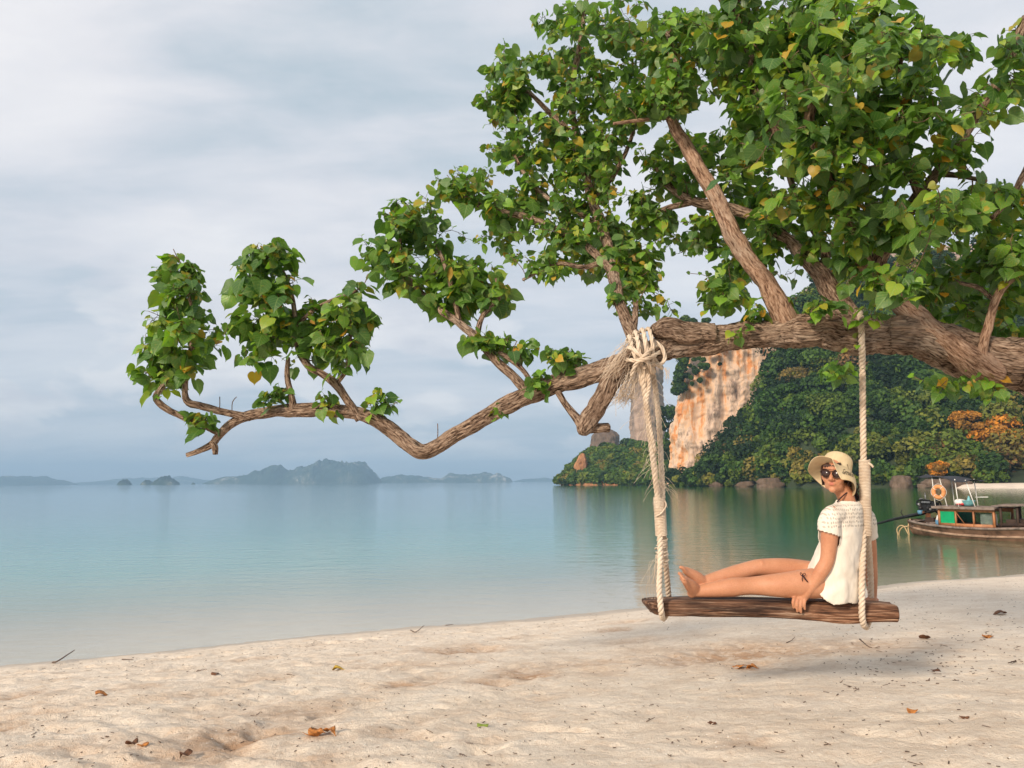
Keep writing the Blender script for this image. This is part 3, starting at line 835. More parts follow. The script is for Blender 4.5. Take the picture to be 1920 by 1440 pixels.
def boulder(px, py, w, h, d, label, seed, group='boulders along the foot of the wooded hill'):
    g = Geo(); g.ellipsoid((0, 0, 0), (w, w * 0.8, h), None, 26, 16)
    v = g.v[0]
    k = 1 + 0.28 * fbm(v[:, 0] / w * 1.3 + seed, v[:, 1] / w * 1.3, v[:, 2] / h * 1.3, 4, seed)
    v = v * k[:, None]
    v[:, 2] = np.where(v[:, 2] > 0, np.minimum(v[:, 2], h * (0.78 + 0.1 * vnoise(v[:, 0] / w * 2, v[:, 1] / w * 2, None, seed))), v[:, 2])
    c = at(px, py, d); c[2] = SEA_Z + h * 0.35
    o = obj('boulder', mesh_np('boulder', v, g.f, None, True), M['boulder'])
    o.location = c
    tag(o, label, 'boulder', group)
boulder(1689, 905, 2.6, 2.6, 198, 'big brown boulder at the water, between the swing rope and the boat', 3)
boulder(1765, 908, 4.2, 1.9, 195, 'long jagged grey boulder behind the black boat awning', 6)
boulder(1737, 911, 1.8, 0.9, 195, 'small boulder just left of the long jagged one', 9)
boulder(1445, 906, 4.4, 2.4, 240, 'broad pale grey boulder at the water between the cliff and the hat', 12)
boulder(1400, 907, 3.0, 1.6, 262, 'low dark boulder next to the foot of the orange cliff', 15)
boulder(1560, 908, 2.6, 1.3, 214, 'low dark boulder hidden behind the brim of the hat', 16)
boulder(1346, 906, 3.4, 1.7, 285, 'flat dark boulder at the very foot of the cliff', 18)
boulder(1800, 909, 3.0, 1.5, 196, 'dark boulder at the start of the far sand strip', 22)

def hill_tree(px, py, d, r, label, seed, group):
    base = at(px, py, d)
    g = np.random.default_rng(seed)
    zb = base[2] - r * 1.7
    root = empty('autumn_tree', (base[0], base[1], zb))
    tag(root, label, 'tree', group)
    cs, rs = [], []
    for k in range(16):
        dd = g.normal(size=3); dd /= np.linalg.norm(dd)
        cs.append(base + dd * np.array([r * .75, r * .6, r * .45])); q = r * g.uniform(.26, .46); rs.append((q, q, q * .75))
    v, f, t, a = crowns(cs, rs, g.random(16), 300, 0.45, seed)
    obj('crown', mesh_np('crown', v, [f], {'tint': t, 'leafvar': a}, False), M['autumn'], root)
    t = Geo().tube([(base[0], base[1], zb - 1.5), (base[0] + .2, base[1], zb + r * .9), base + np.array([.3, 0, r * .3])], [.4, .3, .12], 8)
    for k in range(4):
        t.tube([(base[0] + .1, base[1], zb + r * (.6 + .15 * k)), cs[k] * .6 + base * .4, cs[k]], [.18, .12, .05], 6)
    t.build('trunk', M['twig_bark'], root)
gname = 'orange leaved trees on the hillside'
hill_tree(1880, 822, 210, 8.4, 'larger orange leaved tree on the wooded slope above the boat', 5, gname)
hill_tree(1816, 796, 214, 5.4, 'brownish orange tree beside the larger orange one, nearer the swing rope', 6, gname)
hill_tree(1760, 880, 204, 2.6, 'small rusty tree low on the slope above the boat awning', 7, gname)
hill_tree(1930, 845, 204, 4.5, 'orange tree cut by the right edge of the picture', 8, gname)
# ------------------------------------------------------------------ the tree that carries the swing
def limb_points(rows, default_d=None):
    """rows: (px, py, radius in pixels, distance) -> array of x, y, z, radius in metres"""
    out = []
    for px, py, r, d in rows:
        out.append([*at(px, py, d), r / F * d])
    return np.array(out)

def bark_disp(seed, amp, fa=20.0, fl=5.0):
    def f(co, rr):
        a = co[..., 0] / (rr + 1e-9); b = co[..., 1] / (rr + 1e-9); l = co[..., 2]
        k = rr.mean() * fa
        tw = l * 1.2
        ca, sa = a * np.cos(tw) - b * np.sin(tw), a * np.sin(tw) + b * np.cos(tw)
        ridge = np.abs(fbm(ca * k, sa * k, l * fl, 3, seed)) * 1.6
        lump = fbm(a * 1.4, b * 1.4, l * 3.2, 3, seed + 31)
        return amp * (ridge - 0.75) + rr * 0.13 * lump
    return f

TREE = empty('swing_tree', tuple(at(2420, 1330, 4.7) * np.array([1, 1, 0])))
tag(TREE, 'gnarled tree with heart shaped leaves whose long low limb carries the swing', 'tree')
TREE['label'] = 'gnarled leafy tree whose long crooked limb reaches over the beach and carries the swing'
NODES = []           # skeleton points that twigs may spring from: x, y, z, r

def grow(rows, mat='bark', step=0.03, n=14, amp=0.004, name='branch', seed=1, nodes=True, fl=5.0):
    S = spline(limb_points(rows), step)
    S[:, 3] = np.maximum(S[:, 3], 0.004)
    # small kinks
    if len(S) > 6:
        L = np.arange(len(S)) * step
        w = np.sin(np.linspace(0, math.pi, len(S))) * 0.35 * S[:, 3]
        for k in range(3):
            S[:, k] += w * fbm(L * 5 + seed * 3.3, L * 0 + k * 7.7, None, 3, seed)
    g = Geo(); g.tube(S[:, :3], S[:, 3], n, bark_disp(seed, amp, fl=fl))
    o = g.build(name, M[mat], TREE)
    if nodes:
        NODES.extend(S[::2].tolist())
    return S

base = at(2430, 1330, 4.7); gz = sand_z(base[0], base[1])
trunk_rows = [(2440, 1345, 190, 4.75), (2432, 1290, 130, 4.75), (2415, 1150, 105, 4.7), (2370, 960, 92, 4.68), (2270, 815, 82, 4.66), (2120, 745, 70, 4.68),
              (1990, 715, 55.8, 4.72), (1920, 690, 48.6, 4.76), (1850, 670, 45.9, 4.78), (1760, 646, 41.4, 4.8), (1680, 626, 35.3, 4.82), (1600, 624, 33.6, 4.84), (1520, 624, 31.1, 4.85), (1440, 628, 24.8, 4.86),
              (1360, 632, 24.8, 4.86), (1300, 636, 25.6, 4.86), (1255, 642, 26.4, 4.86), (1215, 662, 24.0, 4.86), (1160, 690, 21.6, 4.88), (1100, 709, 19.2, 4.9), (1040, 722, 17.6, 4.93), (980, 748, 15.2, 4.96), (915, 780, 15.2, 5.0),
              (862, 814, 15.2, 5.03), (822, 840, 14.4, 5.05), (796, 849, 14.4, 5.06), (772, 836, 13.6, 5.08), (735, 806, 13.6, 5.1), (690, 780, 12.8, 5.12), (640, 768, 12.0, 5.14), (580, 766, 11.2, 5.16), (520, 770, 10.4, 5.2),
              (465, 781, 8.8, 5.22), (432, 797, 8.0, 5.24), (408, 818, 7.2, 5.25), (396, 833, 6.4, 5.25), (372, 845, 4.8, 5.25), (350, 853, 4.0, 5.25)]
S = spline(limb_points(trunk_rows), 0.014)
L = np.concatenate([[0], np.cumsum(np.linalg.norm(np.diff(S[:, :3], axis=0), axis=1))])
for k in range(3):
    S[:, k] += 0.25 * S[:, 3] * fbm(L * 3.1, L * 0 + 5 * k, None, 3, 4) * np.clip((L - 1.5), 0, 1)
def limb_disp(co, rr):
    a = co[..., 0] / rr; b = co[..., 1] / rr; l = co[..., 2]
    tw = l * 0.25
    ca, sa = a * np.cos(tw) - b * np.sin(tw), a * np.sin(tw) + b * np.cos(tw)
    k = np.clip(rr * 60, 2.0, 9)
    wx = 0.35 * fbm(a * 2, b * 2, l * 6, 2, 91)
    ridge = np.abs(fbm((ca + wx * .3) * k, (sa + wx * .3) * k, l * 4.5, 3, 3))
    plates = np.abs(vnoise(ca * k * 2.2, sa * k * 2.2, l * 16, 8))
    lump = fbm(a * 1.2, b * 1.2, l * 2.6, 3, 31)
    return rr * (0.16 * (ridge - 0.45) + 0.09 * (plates - 0.4) + 0.17 * lump)
g = Geo(); g.tube(S[:, :3], S[:, 3] * 1.02, 72, limb_disp)
g.build('trunk', M['bark'], TREE)
NODES.extend(S[L > 5.2][::4].tolist())
TRUNK = S

# broken collar where the thick limb once went on
grow([(1340, 626, 19, 4.83), (1290, 624, 21, 4.83), (1258, 621, 20, 4.82), (1236, 620, 16, 4.81), (1225, 623, 9, 4.80)], 'bark', 0.012, 40, 0.010, 'branch_stub', 12, False)
# hanging fork with its cut stub
grow([(1172, 690, 22, 4.87), (1150, 705, 20, 4.86), (1132, 735, 18, 4.86), (1115, 768, 17, 4.85), (1102, 790, 17, 4.85), (1094, 806, 14, 4.85), (1092, 816, 7, 4.85)], 'bark', 0.012, 30, 0.006, seed=13)
grow([(1096, 802, 13, 4.85), (1112, 801, 11, 4.86), (1128, 800, 10, 4.87), (1141, 802, 9, 4.88)], 'bark', 0.012, 20, 0.004, 'branch_stub', 14)
grow([(1044, 730, 6, 4.92), (1058, 752, 6, 4.9), (1074, 774, 7, 4.88), (1090, 796, 10, 4.86)], 'bark', 0.015, 12, 0.002, seed=15, nodes=False)
# the pale, half stripped limb that climbs to the left
bA = grow([(1480, 612, 22, 4.86), (1466, 585, 22, 4.86), (1440, 535, 18, 4.9), (1405, 480, 16.5, 4.95), (1370, 428, 16, 5.0), (1336, 368, 15, 5.05), (1304, 306, 13.5, 5.1), (1276, 256, 12, 5.14), (1258, 222, 10.5, 5.16)], 'pale_bark', 0.02, 32, 0.005, seed=16)
grow([(1262, 230, 7, 5.16), (1246, 205, 6, 5.16), (1215, 196, 5, 5.2), (1180, 190, 5, 5.25), (1150, 178, 4, 5.3)], 'pale_bark', 0.03, 9, 0.001, seed=17)
grow([(1266, 226, 7, 5.16), (1276, 180, 6, 5.2), (1270, 120, 5, 5.25), (1250, 60, 4, 5.3)], 'bark', 0.03, 9, 0.001, seed=18)
grow([(1256, 220, 5, 5.16), (1210, 225, 4, 5.1), (1150, 232, 3, 5.05)], 'pale_bark', 0.03, 8, 0.001, seed=19)
# the big sawn looking limb at right and the crown it carries
grow([(1866, 700, 27.2, 4.66), (1842, 690, 28.8, 4.64), (1806, 664, 24.8, 4.66), (1768, 634, 21.6, 4.7), (1728, 600, 19.2, 4.74), (1690, 566, 17.6, 4.76), (1655, 530, 16.8, 4.76), (1625, 492, 16.0, 4.76), (1600, 450, 15.2, 4.74),
      (1582, 405, 14.4, 4.72), (1574, 372, 13.6, 4.7), (1556, 330, 12.8, 4.65), (1540, 296, 13.6, 4.6), (1530, 270, 11.2, 4.58), (1520, 220, 8.8, 4.55), (1540, 150, 7.2, 4.5), (1560, 70, 5.6, 4.45), (1575, -30, 5, 4.4)], 'pale_bark', 0.02, 28, 0.006, seed=20)
grow([(1544, 300, 12, 4.6), (1500, 280, 10, 4.65), (1450, 240, 8, 4.7), (1420, 170, 7, 4.75), (1395, 80, 7, 4.8), (1360, 10, 7, 4.8), (1330, -40, 5, 4.8)], 'bark', 0.03, 12, 0.003, seed=21)
grow([(1360, 18, 8, 4.8), (1385, -10, 12, 4.8), (1400, -60, 12, 4.8)], 'bark', 0.03, 12, 0.003, seed=47)
grow([(1362, 10, 8, 4.8), (1390, 50, 9, 4.78), (1404, 85, 7, 4.76)], 'pale_bark', 0.03, 12, 0.003, seed=48)
grow([(1640, 515, 15, 4.74), (1655, 470, 14, 4.72), (1690, 415, 12, 4.68), (1725, 372, 12, 4.6), (1762, 325, 12, 4.5), (1800, 270, 11, 4.42), (1838, 205, 10, 4.34), (1872, 150, 9, 4.28), (1900, 92, 9, 4.24), (1925, 30, 8, 4.2)], 'bark', 0.03, 16, 0.004, seed=22)
grow([(1725, 374, 8, 4.6), (1708, 330, 7, 4.55), (1690, 280, 6, 4.5), (1680, 200, 5, 4.4), (1690, 110, 4, 4.3)], 'bark', 0.03, 10, 0.002, seed=23)
grow([(1762, 325, 7, 4.5), (1800, 330, 5, 4.4), (1850, 340, 4, 4.3)], 'bark', 0.03, 8, 0.002, seed=24)
# dark limb behind, and the one reaching far left through the crown
grow([(1600, 606, 22, 4.95), (1570, 565, 22, 5.0), (1540, 520, 19, 5.05), (1505, 478, 15, 5.1), (1470, 445, 12, 5.2), (1420, 412, 11, 5.3), (1360, 390, 10, 5.45), (1300, 378, 9, 5.6), (1250, 345, 7, 5.8), (1225, 300, 5, 5.9)], 'bark', 0.03, 18, 0.005, seed=25)
grow([(1540, 520, 10, 5.05), (1548, 470, 8, 5.05), (1520, 420, 7, 5.05), (1490, 360, 6, 5.0), (1470, 300, 5, 5.0)], 'bark', 0.03, 10, 0.002, seed=26)
grow([(1300, 378, 6, 5.6), (1240, 395, 6, 5.7), (1200, 420, 5, 5.8)], 'bark', 0.03, 8, 0.001, seed=27)
# the upright behind the knot
grow([(1196, 650, 15, 4.9), (1184, 622, 13, 4.95), (1170, 590, 12, 5.05), (1158, 555, 11, 5.15), (1150, 515, 12, 5.3), (1146, 480, 10, 5.45), (1130, 420, 10, 5.7), (1112, 370, 9, 5.9), (1095, 310, 8, 6.05), (1082, 262, 8, 6.15), (1072, 215, 7, 6.2), (1075, 150, 6, 6.2), (1090, 70, 5, 6.2), (1100, -10, 4, 6.2)], 'bark', 0.03, 14, 0.004, seed=28)
grow([(1186, 625, 7, 4.95), (1192, 595, 6, 5.0), (1190, 560, 5, 5.1)], 'bark', 0.03, 8, 0.001, seed=29)
grow([(1150, 510, 8, 5.3), (1110, 470, 8, 5.5), (1060, 435, 7, 5.7), (1010, 415, 6, 5.9), (950, 400, 6, 6.0), (900, 385, 5, 6.05), (860, 355, 4, 6.1)], 'bark', 0.03, 9, 0.002, seed=30)
grow([(1130, 425, 6, 5.7), (1085, 400, 5, 5.85), (1030, 375, 4, 6.0), (985, 330, 4, 6.1), (960, 280, 3, 6.2)], 'bark', 0.03, 8, 0.001, seed=31)
grow([(1082, 262, 6, 6.15), (1040, 220, 5, 6.25), (1000, 180, 4, 6.3), (960, 140, 3, 6.35)], 'bark', 0.03, 8, 0.001, seed=32)
grow([(1112, 370, 5, 5.9), (1150, 330, 5, 5.9), (1180, 270, 4, 5.9), (1200, 200, 4, 5.9)], 'bark', 0.03, 8, 0.001, seed=33)
grow([(1146, 480, 6, 5.45), (1100, 500, 5, 5.5), (1050, 495, 4, 5.6), (1010, 510, 3, 5.65), (980, 525, 3, 5.7)], 'bark', 0.03, 8, 0.001, seed=34)
# the thinner uprights on the crooked end of the limb
grow([(990, 738, 10, 4.96), (962, 706, 9, 5.0), (925, 668, 9, 5.05), (893, 634, 9, 5.1), (862, 608, 8, 5.15), (828, 585, 7, 5.25), (800, 560, 6, 5.35), (770, 520, 5, 5.4), (750, 470, 4, 5.45), (755, 420, 3, 5.45)], 'bark', 0.02, 14, 0.003, seed=35)
grow([(893, 634, 6, 5.1), (905, 592, 5, 5.15), (935, 560, 4, 5.2), (930, 520, 3, 5.25)], 'bark', 0.02, 9, 0.001, seed=36)
grow([(862, 608, 5, 5.15), (852, 560, 5, 5.2), (835, 500, 4, 5.3), (815, 450, 3, 5.4)], 'bark', 0.02, 9, 0.001, seed=37)
grow([(1005, 738, 6, 4.95), (985, 700, 5, 4.95), (955, 672, 5, 4.98), (935, 660, 4, 5.0)], 'bark', 0.02, 9, 0.001, seed=38)
grow([(676, 786, 9, 5.12), (655, 755, 8, 5.12), (630, 722, 8, 5.12), (600, 700, 7, 5.14), (576, 686, 7, 5.16), (562, 655, 7, 5.18), (556, 610, 6, 5.2), (548, 560, 5, 5.22), (530, 510, 4, 5.24), (510, 470, 3, 5.26)], 'bark', 0.02, 12, 0.003, seed=39)
grow([(630, 722, 5, 5.12), (650, 690, 4, 5.1), (655, 640, 4, 5.1), (660, 590, 3, 5.1)], 'bark', 0.02, 8, 0.001, seed=40)
grow([(552, 768, 7, 5.18), (545, 738, 6, 5.18), (538, 705, 5, 5.18), (540, 670, 4, 5.18)], 'bark', 0.02, 9, 0.002, seed=41)
grow([(556, 610, 4, 5.2), (590, 580, 4, 5.15), (630, 560, 3, 5.1), (670, 545, 3, 5.1)], 'bark', 0.02, 8, 0.001, seed=42)
grow([(470, 782, 8, 5.22), (440, 776, 7, 5.22), (405, 768, 7, 5.22), (372, 760, 7, 5.22), (352, 756, 7, 5.22), (345, 738, 6, 5.22), (352, 690, 5, 5.22), (362, 640, 5, 5.22), (362, 590, 4, 5.22), (352, 540, 3, 5.22), (348, 505, 2, 5.22)], 'bark', 0.02, 12, 0.003, seed=43)
grow([(412, 812, 7, 5.25), (380, 796, 7, 5.25), (345, 784, 6, 5.25), (315, 770, 6, 5.25), (293, 750, 6, 5.25), (298, 734, 6, 5.24), (308, 720, 5, 5.22), (320, 690, 4, 5.2)], 'bark', 0.02, 12, 0.003, seed=44)
grow([(396, 828, 6, 5.25), (402, 838, 7, 5.24), (403, 852, 5, 5.24)], 'bark', 0.012, 12, 0.003, 'branch_stub', 45)
# right end
grow([(1844, 690, 12, 4.62), (1842, 660, 10, 4.6), (1850, 610, 9, 4.6), (1866, 565, 8, 4.6), (1890, 530, 8, 4.6), (1935, 495, 7, 4.6)], 'pale_bark', 0.02, 12, 0.002, seed=46)
grow([(1866, 565, 4, 4.6), (1835, 540, 4, 4.65), (1800, 530, 3, 4.7)], 'bark', 0.02, 8, 0.001, seed=49)
grow([(1720, 606, 10, 4.9), (1690, 560, 12, 5.0), (1640, 500, 10, 5.05), (1610, 440, 8, 5.05)], 'bark', 0.03, 10, 0.003, seed=50)
grow([(1935, 300, 8, 4.5), (1895, 370, 5, 4.5), (1860, 410, 4, 4.5)], 'bark', 0.03, 8, 0.003, seed=51)

# foliage: (px, py, rx, ry, distance, half depth, rosettes, leaf scale)
CL = [(335, 545, 58, 55, 5.2, .25, 15, 1.0), (330, 640, 72, 65, 5.2, .28, 20, 1.05), (300, 705, 46, 32, 5.2, .2, 8, 1.0), (378, 795, 30, 20, 5.2, .12, 4, .9), (345, 505, 30, 18, 5.2, .1, 4, .8),
      (495, 480, 68, 34, 5.2, .28, 13, 1.0), (505, 550, 80, 52, 5.2, .32, 20, 1.1), (560, 630, 112, 50, 5.2, .35, 24, 1.1), (650, 585, 55, 45, 5.15, .3, 11, 1.05), (640, 665, 58, 36, 5.15, .25, 8, 1.0),
      (515, 742, 24, 18, 5.18, .12, 4, .8), (712, 752, 48, 18, 5.1, .15, 5, .85), (625, 735, 30, 22, 5.15, .15, 3, .9), (470, 600, 40, 40, 5.2, .2, 5, 1.2),
      (762, 410, 72, 42, 5.45, .35, 19, 1.0), (740, 490, 60, 52, 5.45, .3, 15, 1.05), (830, 510, 100, 50, 5.4, .35, 20, 1.05), (880, 568, 70, 30, 5.3, .3, 8, 1.0), (905, 640, 36, 20, 5.1, .15, 4, .9), (930, 545, 40, 30, 5.3, .2, 5, 1.0),
      (1050, 672, 44, 18, 4.95, .12, 6, .8), (1008, 716, 16, 14, 4.9, .08, 3, .8), (930, 776, 12, 8, 4.95, .05, 1, .6), (945, 640, 30, 14, 5.05, .1, 3, .8), (990, 660, 26, 14, 5.0, .1, 3, .8),
      (870, 350, 55, 32, 6.1, .4, 13, 1.0), (955, 375, 72, 55, 6.2, .45, 19, .95), (990, 250, 80, 95, 6.4, .55, 27, 1.0), (955, 145, 50, 52, 6.45, .5, 14, 1.0), (1060, 90, 55, 95, 6.3, .55, 20, 1.0), (1085, 320, 90, 95, 6.1, .55, 30, .95),
      (1120, 455, 105, 55, 5.8, .5, 24, .95), (1190, 510, 52, 55, 5.4, .35, 14, 1.0), (1040, 500, 60, 36, 5.7, .3, 8, .85), (1140, 195, 90, 105, 6.0, .6, 32, 1.0), (1190, 55, 110, 65, 5.8, .6, 25, 1.05), (1235, 575, 30, 25, 5.2, .2, 2, .8),
      (1300, 110, 100, 105, 5.4, .6, 32, 1.05), (1290, 310, 90, 75, 5.9, .5, 22, .95), (1225, 410, 60, 50, 5.8, .4, 10, .95), (1330, 440, 50, 50, 5.7, .4, 9, .95), (1400, 320, 85, 90, 5.6, .5, 24, 1.0), (1450, 195, 105, 105, 4.8, .65, 33, 1.1),
      (1440, 55, 110, 65, 4.8, .6, 26, 1.1), (1375, 505, 50, 50, 5.5, .4, 10, .95), (1350, 560, 36, 36, 5.0, .3, 7, .95), (1560, 250, 95, 100, 4.4, .6, 30, 1.15), (1560, 115, 105, 95, 4.3, .6, 28, 1.15), (1580, 20, 110, 50, 4.3, .5, 18, 1.1),
      (1500, 395, 85, 70, 4.9, .6, 22, 1.05), (1620, 400, 90, 70, 4.6, .55, 22, 1.05), (1700, 240, 82, 90, 4.3, .55, 26, 1.15), (1715, 100, 70, 80, 4.2, .5, 16, 1.1), (1700, 425, 80, 55, 4.4, .5, 15, 1.05), (1790, 400, 70, 50, 4.3, .4, 11, 1.05),
      (1835, 450, 75, 70, 4.9, .5, 20, 1.05), (1665, 530, 75, 30, 4.3, .2, 6, 1.0), (1535, 578, 30, 12, 4.6, .12, 3, .8), (1885, 360, 40, 34, 4.7, .4, 8, 1.0), (1840, 200, 50, 60, 4.2, .35, 7, 1.0), (1900, 110, 30, 70, 4.1, .3, 6, 1.0),
      (1780, 530, 75, 50, 5.0, .5, 15, 1.05), (1870, 565, 55, 50, 5.1, .4, 12, 1.0), (1740, 580, 70, 24, 5.4, .3, 7, 1.0), (1800, 70, 40, 40, 4.2, .3, 4, 1.0), (1790, 300, 40, 40, 4.3, .3, 5, 1.0), (1900, 480, 40, 60, 4.8, .4, 9, 1.0),
      (1480, 480, 60, 50, 5.2, .4, 8, .95), (1430, 590, 40, 30, 4.9, .2, 3, .9), (1430, 420, 60, 60, 5.5, .4, 10, 1.0), (1580, 480, 60, 60, 5.0, .4, 8, 1.0),
      (1570, 692, 30, 22, 4.6, .12, 3, .95), (1770, 712, 60, 18, 4.55, .15, 4, .9), (1850, 735, 40, 14, 4.6, .1, 2, .9), (1385, 625, 10, 8, 4.72, .03, 1, .6), (1620, 585, 40, 8, 4.6, .1, 2, .7), (1880, 630, 40, 20, 5.0, .2, 5, .9),
      (1650, 75, 45, 40, 3.5, .15, 3, 1.0), (1480, 195, 45, 45, 3.6, .15, 3, 1.0), (1365, 325, 18, 18, 3.7, .1, 1, 1.0), (1770, 375, 40, 25, 3.6, .15, 2, 1.0), (1690, 530, 45, 18, 3.9, .12, 3, .95), (1600, 160, 40, 40, 3.7, .15, 2, 1.0),
      (1255, 185, 45, 35, 5.0, .2, 7, .9), (1180, 185, 50, 30, 5.2, .2, 6, .9), (1010, 430, 160, 80, 6.0, .4, 16, .8), (1150, 300, 210, 180, 5.9, .6, 30, .85), (840, 470, 150, 110, 5.4, .4, 14, .85), (1240, 440, 120, 110, 5.6, .4, 12, .8), (560, 590, 140, 110, 5.2, .35, 10, .9), (330, 620, 80, 110, 5.2, .3, 6, .9), (1180, 560, 70, 40, 5.2, .2, 4, .7), (930, 250, 50, 120, 6.5, .4, 8, .9), (2000, 200, 60, 200, 4.6, .6, 16, 1.0), (2020, 500, 80, 120, 4.8, .6, 18, 1.0), (1500, -70, 300, 50, 4.8, .7, 26, 1.05)]

LEAVES = []           # dicts: base point, tip direction, normal, size, tint
TWIGS = Geo()
PETIOLES = Geo()
def norm(v):
    return v / (np.linalg.norm(v) + 1e-12)

def make_foliage():
    g = np.random.default_rng(33)
    nodes = np.array(NODES)
    tips = []
    for (px, py, rx, ry, d, dd, n, sc) in CL:
        for k in range(int(n * (1.45 if px < 860 else 2.15 if px < 1480 else 1.65) + .5)):
            while True:
                q = g.uniform(-1, 1, 3)
                if q @ q < 1: break
            q = q * (0.35 + 0.65 * g.random() ** 0.5) / max(np.linalg.norm(q), 0.3) * np.linalg.norm(q) ** 0.6
            dep = d + q[2] * dd
            k1 = (0.85 + 0.75 * g.random() ** 1.6) if px < 960 else 1.05 + 0.35 * g.random() ** 2
            tips.append((at(px + q[0] * rx * k1, py + q[1] * ry * k1, dep), sc, q[1], px < 960))
    P = np.array([t[0] for t in tips])
    dist = np.min(np.linalg.norm(P[:, None, :] - nodes[None, ::3, :3], axis=2), 1)
    order = np.argsort(dist)
    cap = 60000
    buf = np.zeros((cap, 4)); buf[:len(nodes)] = nodes; cnt = len(nodes)
    for i in order:
        tip, sc, hv, big = tips[i]
        dv = buf[:cnt, :3] - tip
        dd = np.linalg.norm(dv, axis=1) + 0.25 * np.maximum(dv[:, 2], 0)
        j = int(np.argmin(dd + 0.02 * g.random(cnt)))
        a, ra = buf[j, :3].copy(), buf[j, 3]
        L = np.linalg.norm(tip - a)
        r0 = min(ra * 0.75, 0.004 + 0.008 * L); r1 = 0.0022
        m = a * 0.5 + tip * 0.5 + g.normal(0, 0.10, 3) * L + np.array([0, 0, -0.08 * L])
        n = max(4, int(L / 0.05))
        C = spline(np.array([a, m, tip]), max(L / n, 0.02))
        C += g.normal(0, 0.004, C.shape) * np.linspace(0, 1, len(C))[:, None]
        rr = np.linspace(r0, r1, len(C))
        TWIGS.tube(C, rr, 5)
        k = len(C)
        if cnt + k < cap:
            buf[cnt:cnt + k, :3] = C; buf[cnt:cnt + k, 3] = rr; cnt += k
        # a rosette of leaves round the last stretch
        axis = norm(C[-1] - C[max(0, k - 4)] + np.array([0, 0, 0.01]))
        nl = int(g.integers(5, 11)) if big else int(g.integers(6, 12))
        back = min(0.30, 0.85 * L)
        young = g.random() < 0.22
        for q in range(nl):
            u = q / (nl - 1)
            t = 1 - (1 - u) ** 1.3 * back / max(L, 0.05)
            o = C[int(np.clip(t * (k - 1), 0, k - 1))]
            az = q * 2.4 + g.uniform(0, 1.2)
            e1 = norm(np.cross(axis, [0.3, 0.1, 1.0])); e2 = np.cross(axis, e1)
            out = norm(e1 * math.cos(az) + e2 * math.sin(az) + axis * (0.1 + 0.7 * u) + np.array([0, 0, 0.12]))
            size = sc * (0.122 - 0.06 * u ** 2) * (g.uniform(0.36, 0.98) if big else g.uniform(0.34, 0.85))
            pet = size * g.uniform(0.5, 0.9)
            b = o + out * pet + np.array([0, 0, -0.12 * pet])
            hout = norm(np.array([out[0], out[1], 0.02]))
            droop = g.uniform(0.35, 1.5) * (1 - 0.45 * u)
            T = norm(hout + np.array([0, 0, -droop]) + g.normal(0, 0.45, 3))
            N = hout * (0.35 + 0.5 * droop) + np.array([0, 0, 0.6]) + g.normal(0, 0.55, 3)
            N = norm(N - T * (N @ T))
            tint = 0.14 + 0.26 * g.random() + 0.30 * u * (1.25 if young else 0.75) + (0.12 if young else 0) + 0.10 * max(0, -hv)
            r = g.random()
            if r < 0.085 and u < 0.8: tint = g.uniform(0.80, 0.98)
            elif r < 0.23: tint = g.uniform(0.66, 0.80)
            if tint > 0.79: size *= 0.75
            LEAVES.append((b, T, N, size, min(tint, 0.98)))
            PETIOLES.tube(np.array([o, o * .4 + b * .6 + np.array([0, 0, .02 * pet]), b]), [0.0016, 0.0013, 0.0011], 3, None, False)
make_foliage()
g_ = np.random.default_rng(77)
for (x, y, d, q) in [(352, 500, 5.2, -25), (398, 520, 5.2, 12), (440, 775, 5.22, 8), (408, 765, 5.22, 0), (462, 600, 5.2, -20), (545, 455, 5.25, 2), (480, 462, 5.25, 4), (690, 700, 5.12, 20), (665, 560, 5.1, 25), (815, 340, 6.1, -22), (950, 640, 5.0, 15), (990, 650, 5.0, 10), (1250, 575, 5.1, 22), (1180, 600, 4.95, -22), (1000, 560, 5.7, -30), (1150, 560, 5.2, -20), (985, 690, 4.96, -4), (800, 790, 5.08, 2)]:
    h = g_.uniform(24, 44); p0 = at(x, y, d); nd = np.array(NODES)[:, :3]; k = int(np.argmin(np.linalg.norm(nd - p0, axis=1)))
    if np.linalg.norm(nd[k] - p0) > .22: continue
    p0 = nd[k]; e = p0 + np.array([q / F * d, 0, h / F * d])
    TWIGS.tube(spline(np.array([p0, p0 * .5 + e * .5 + g_.normal(0, .012, 3), e]), .02), .003, 5)
TW = TWIGS.build('twigs', M['twig_bark'], TREE); TW['kind'] = 'stuff'
mp = simple('petiole', (0.10, 0.13, 0.03), 0.6, 0.3, 5)
PT = PETIOLES.build('petioles', mp, TREE); PT['kind'] = 'stuff'

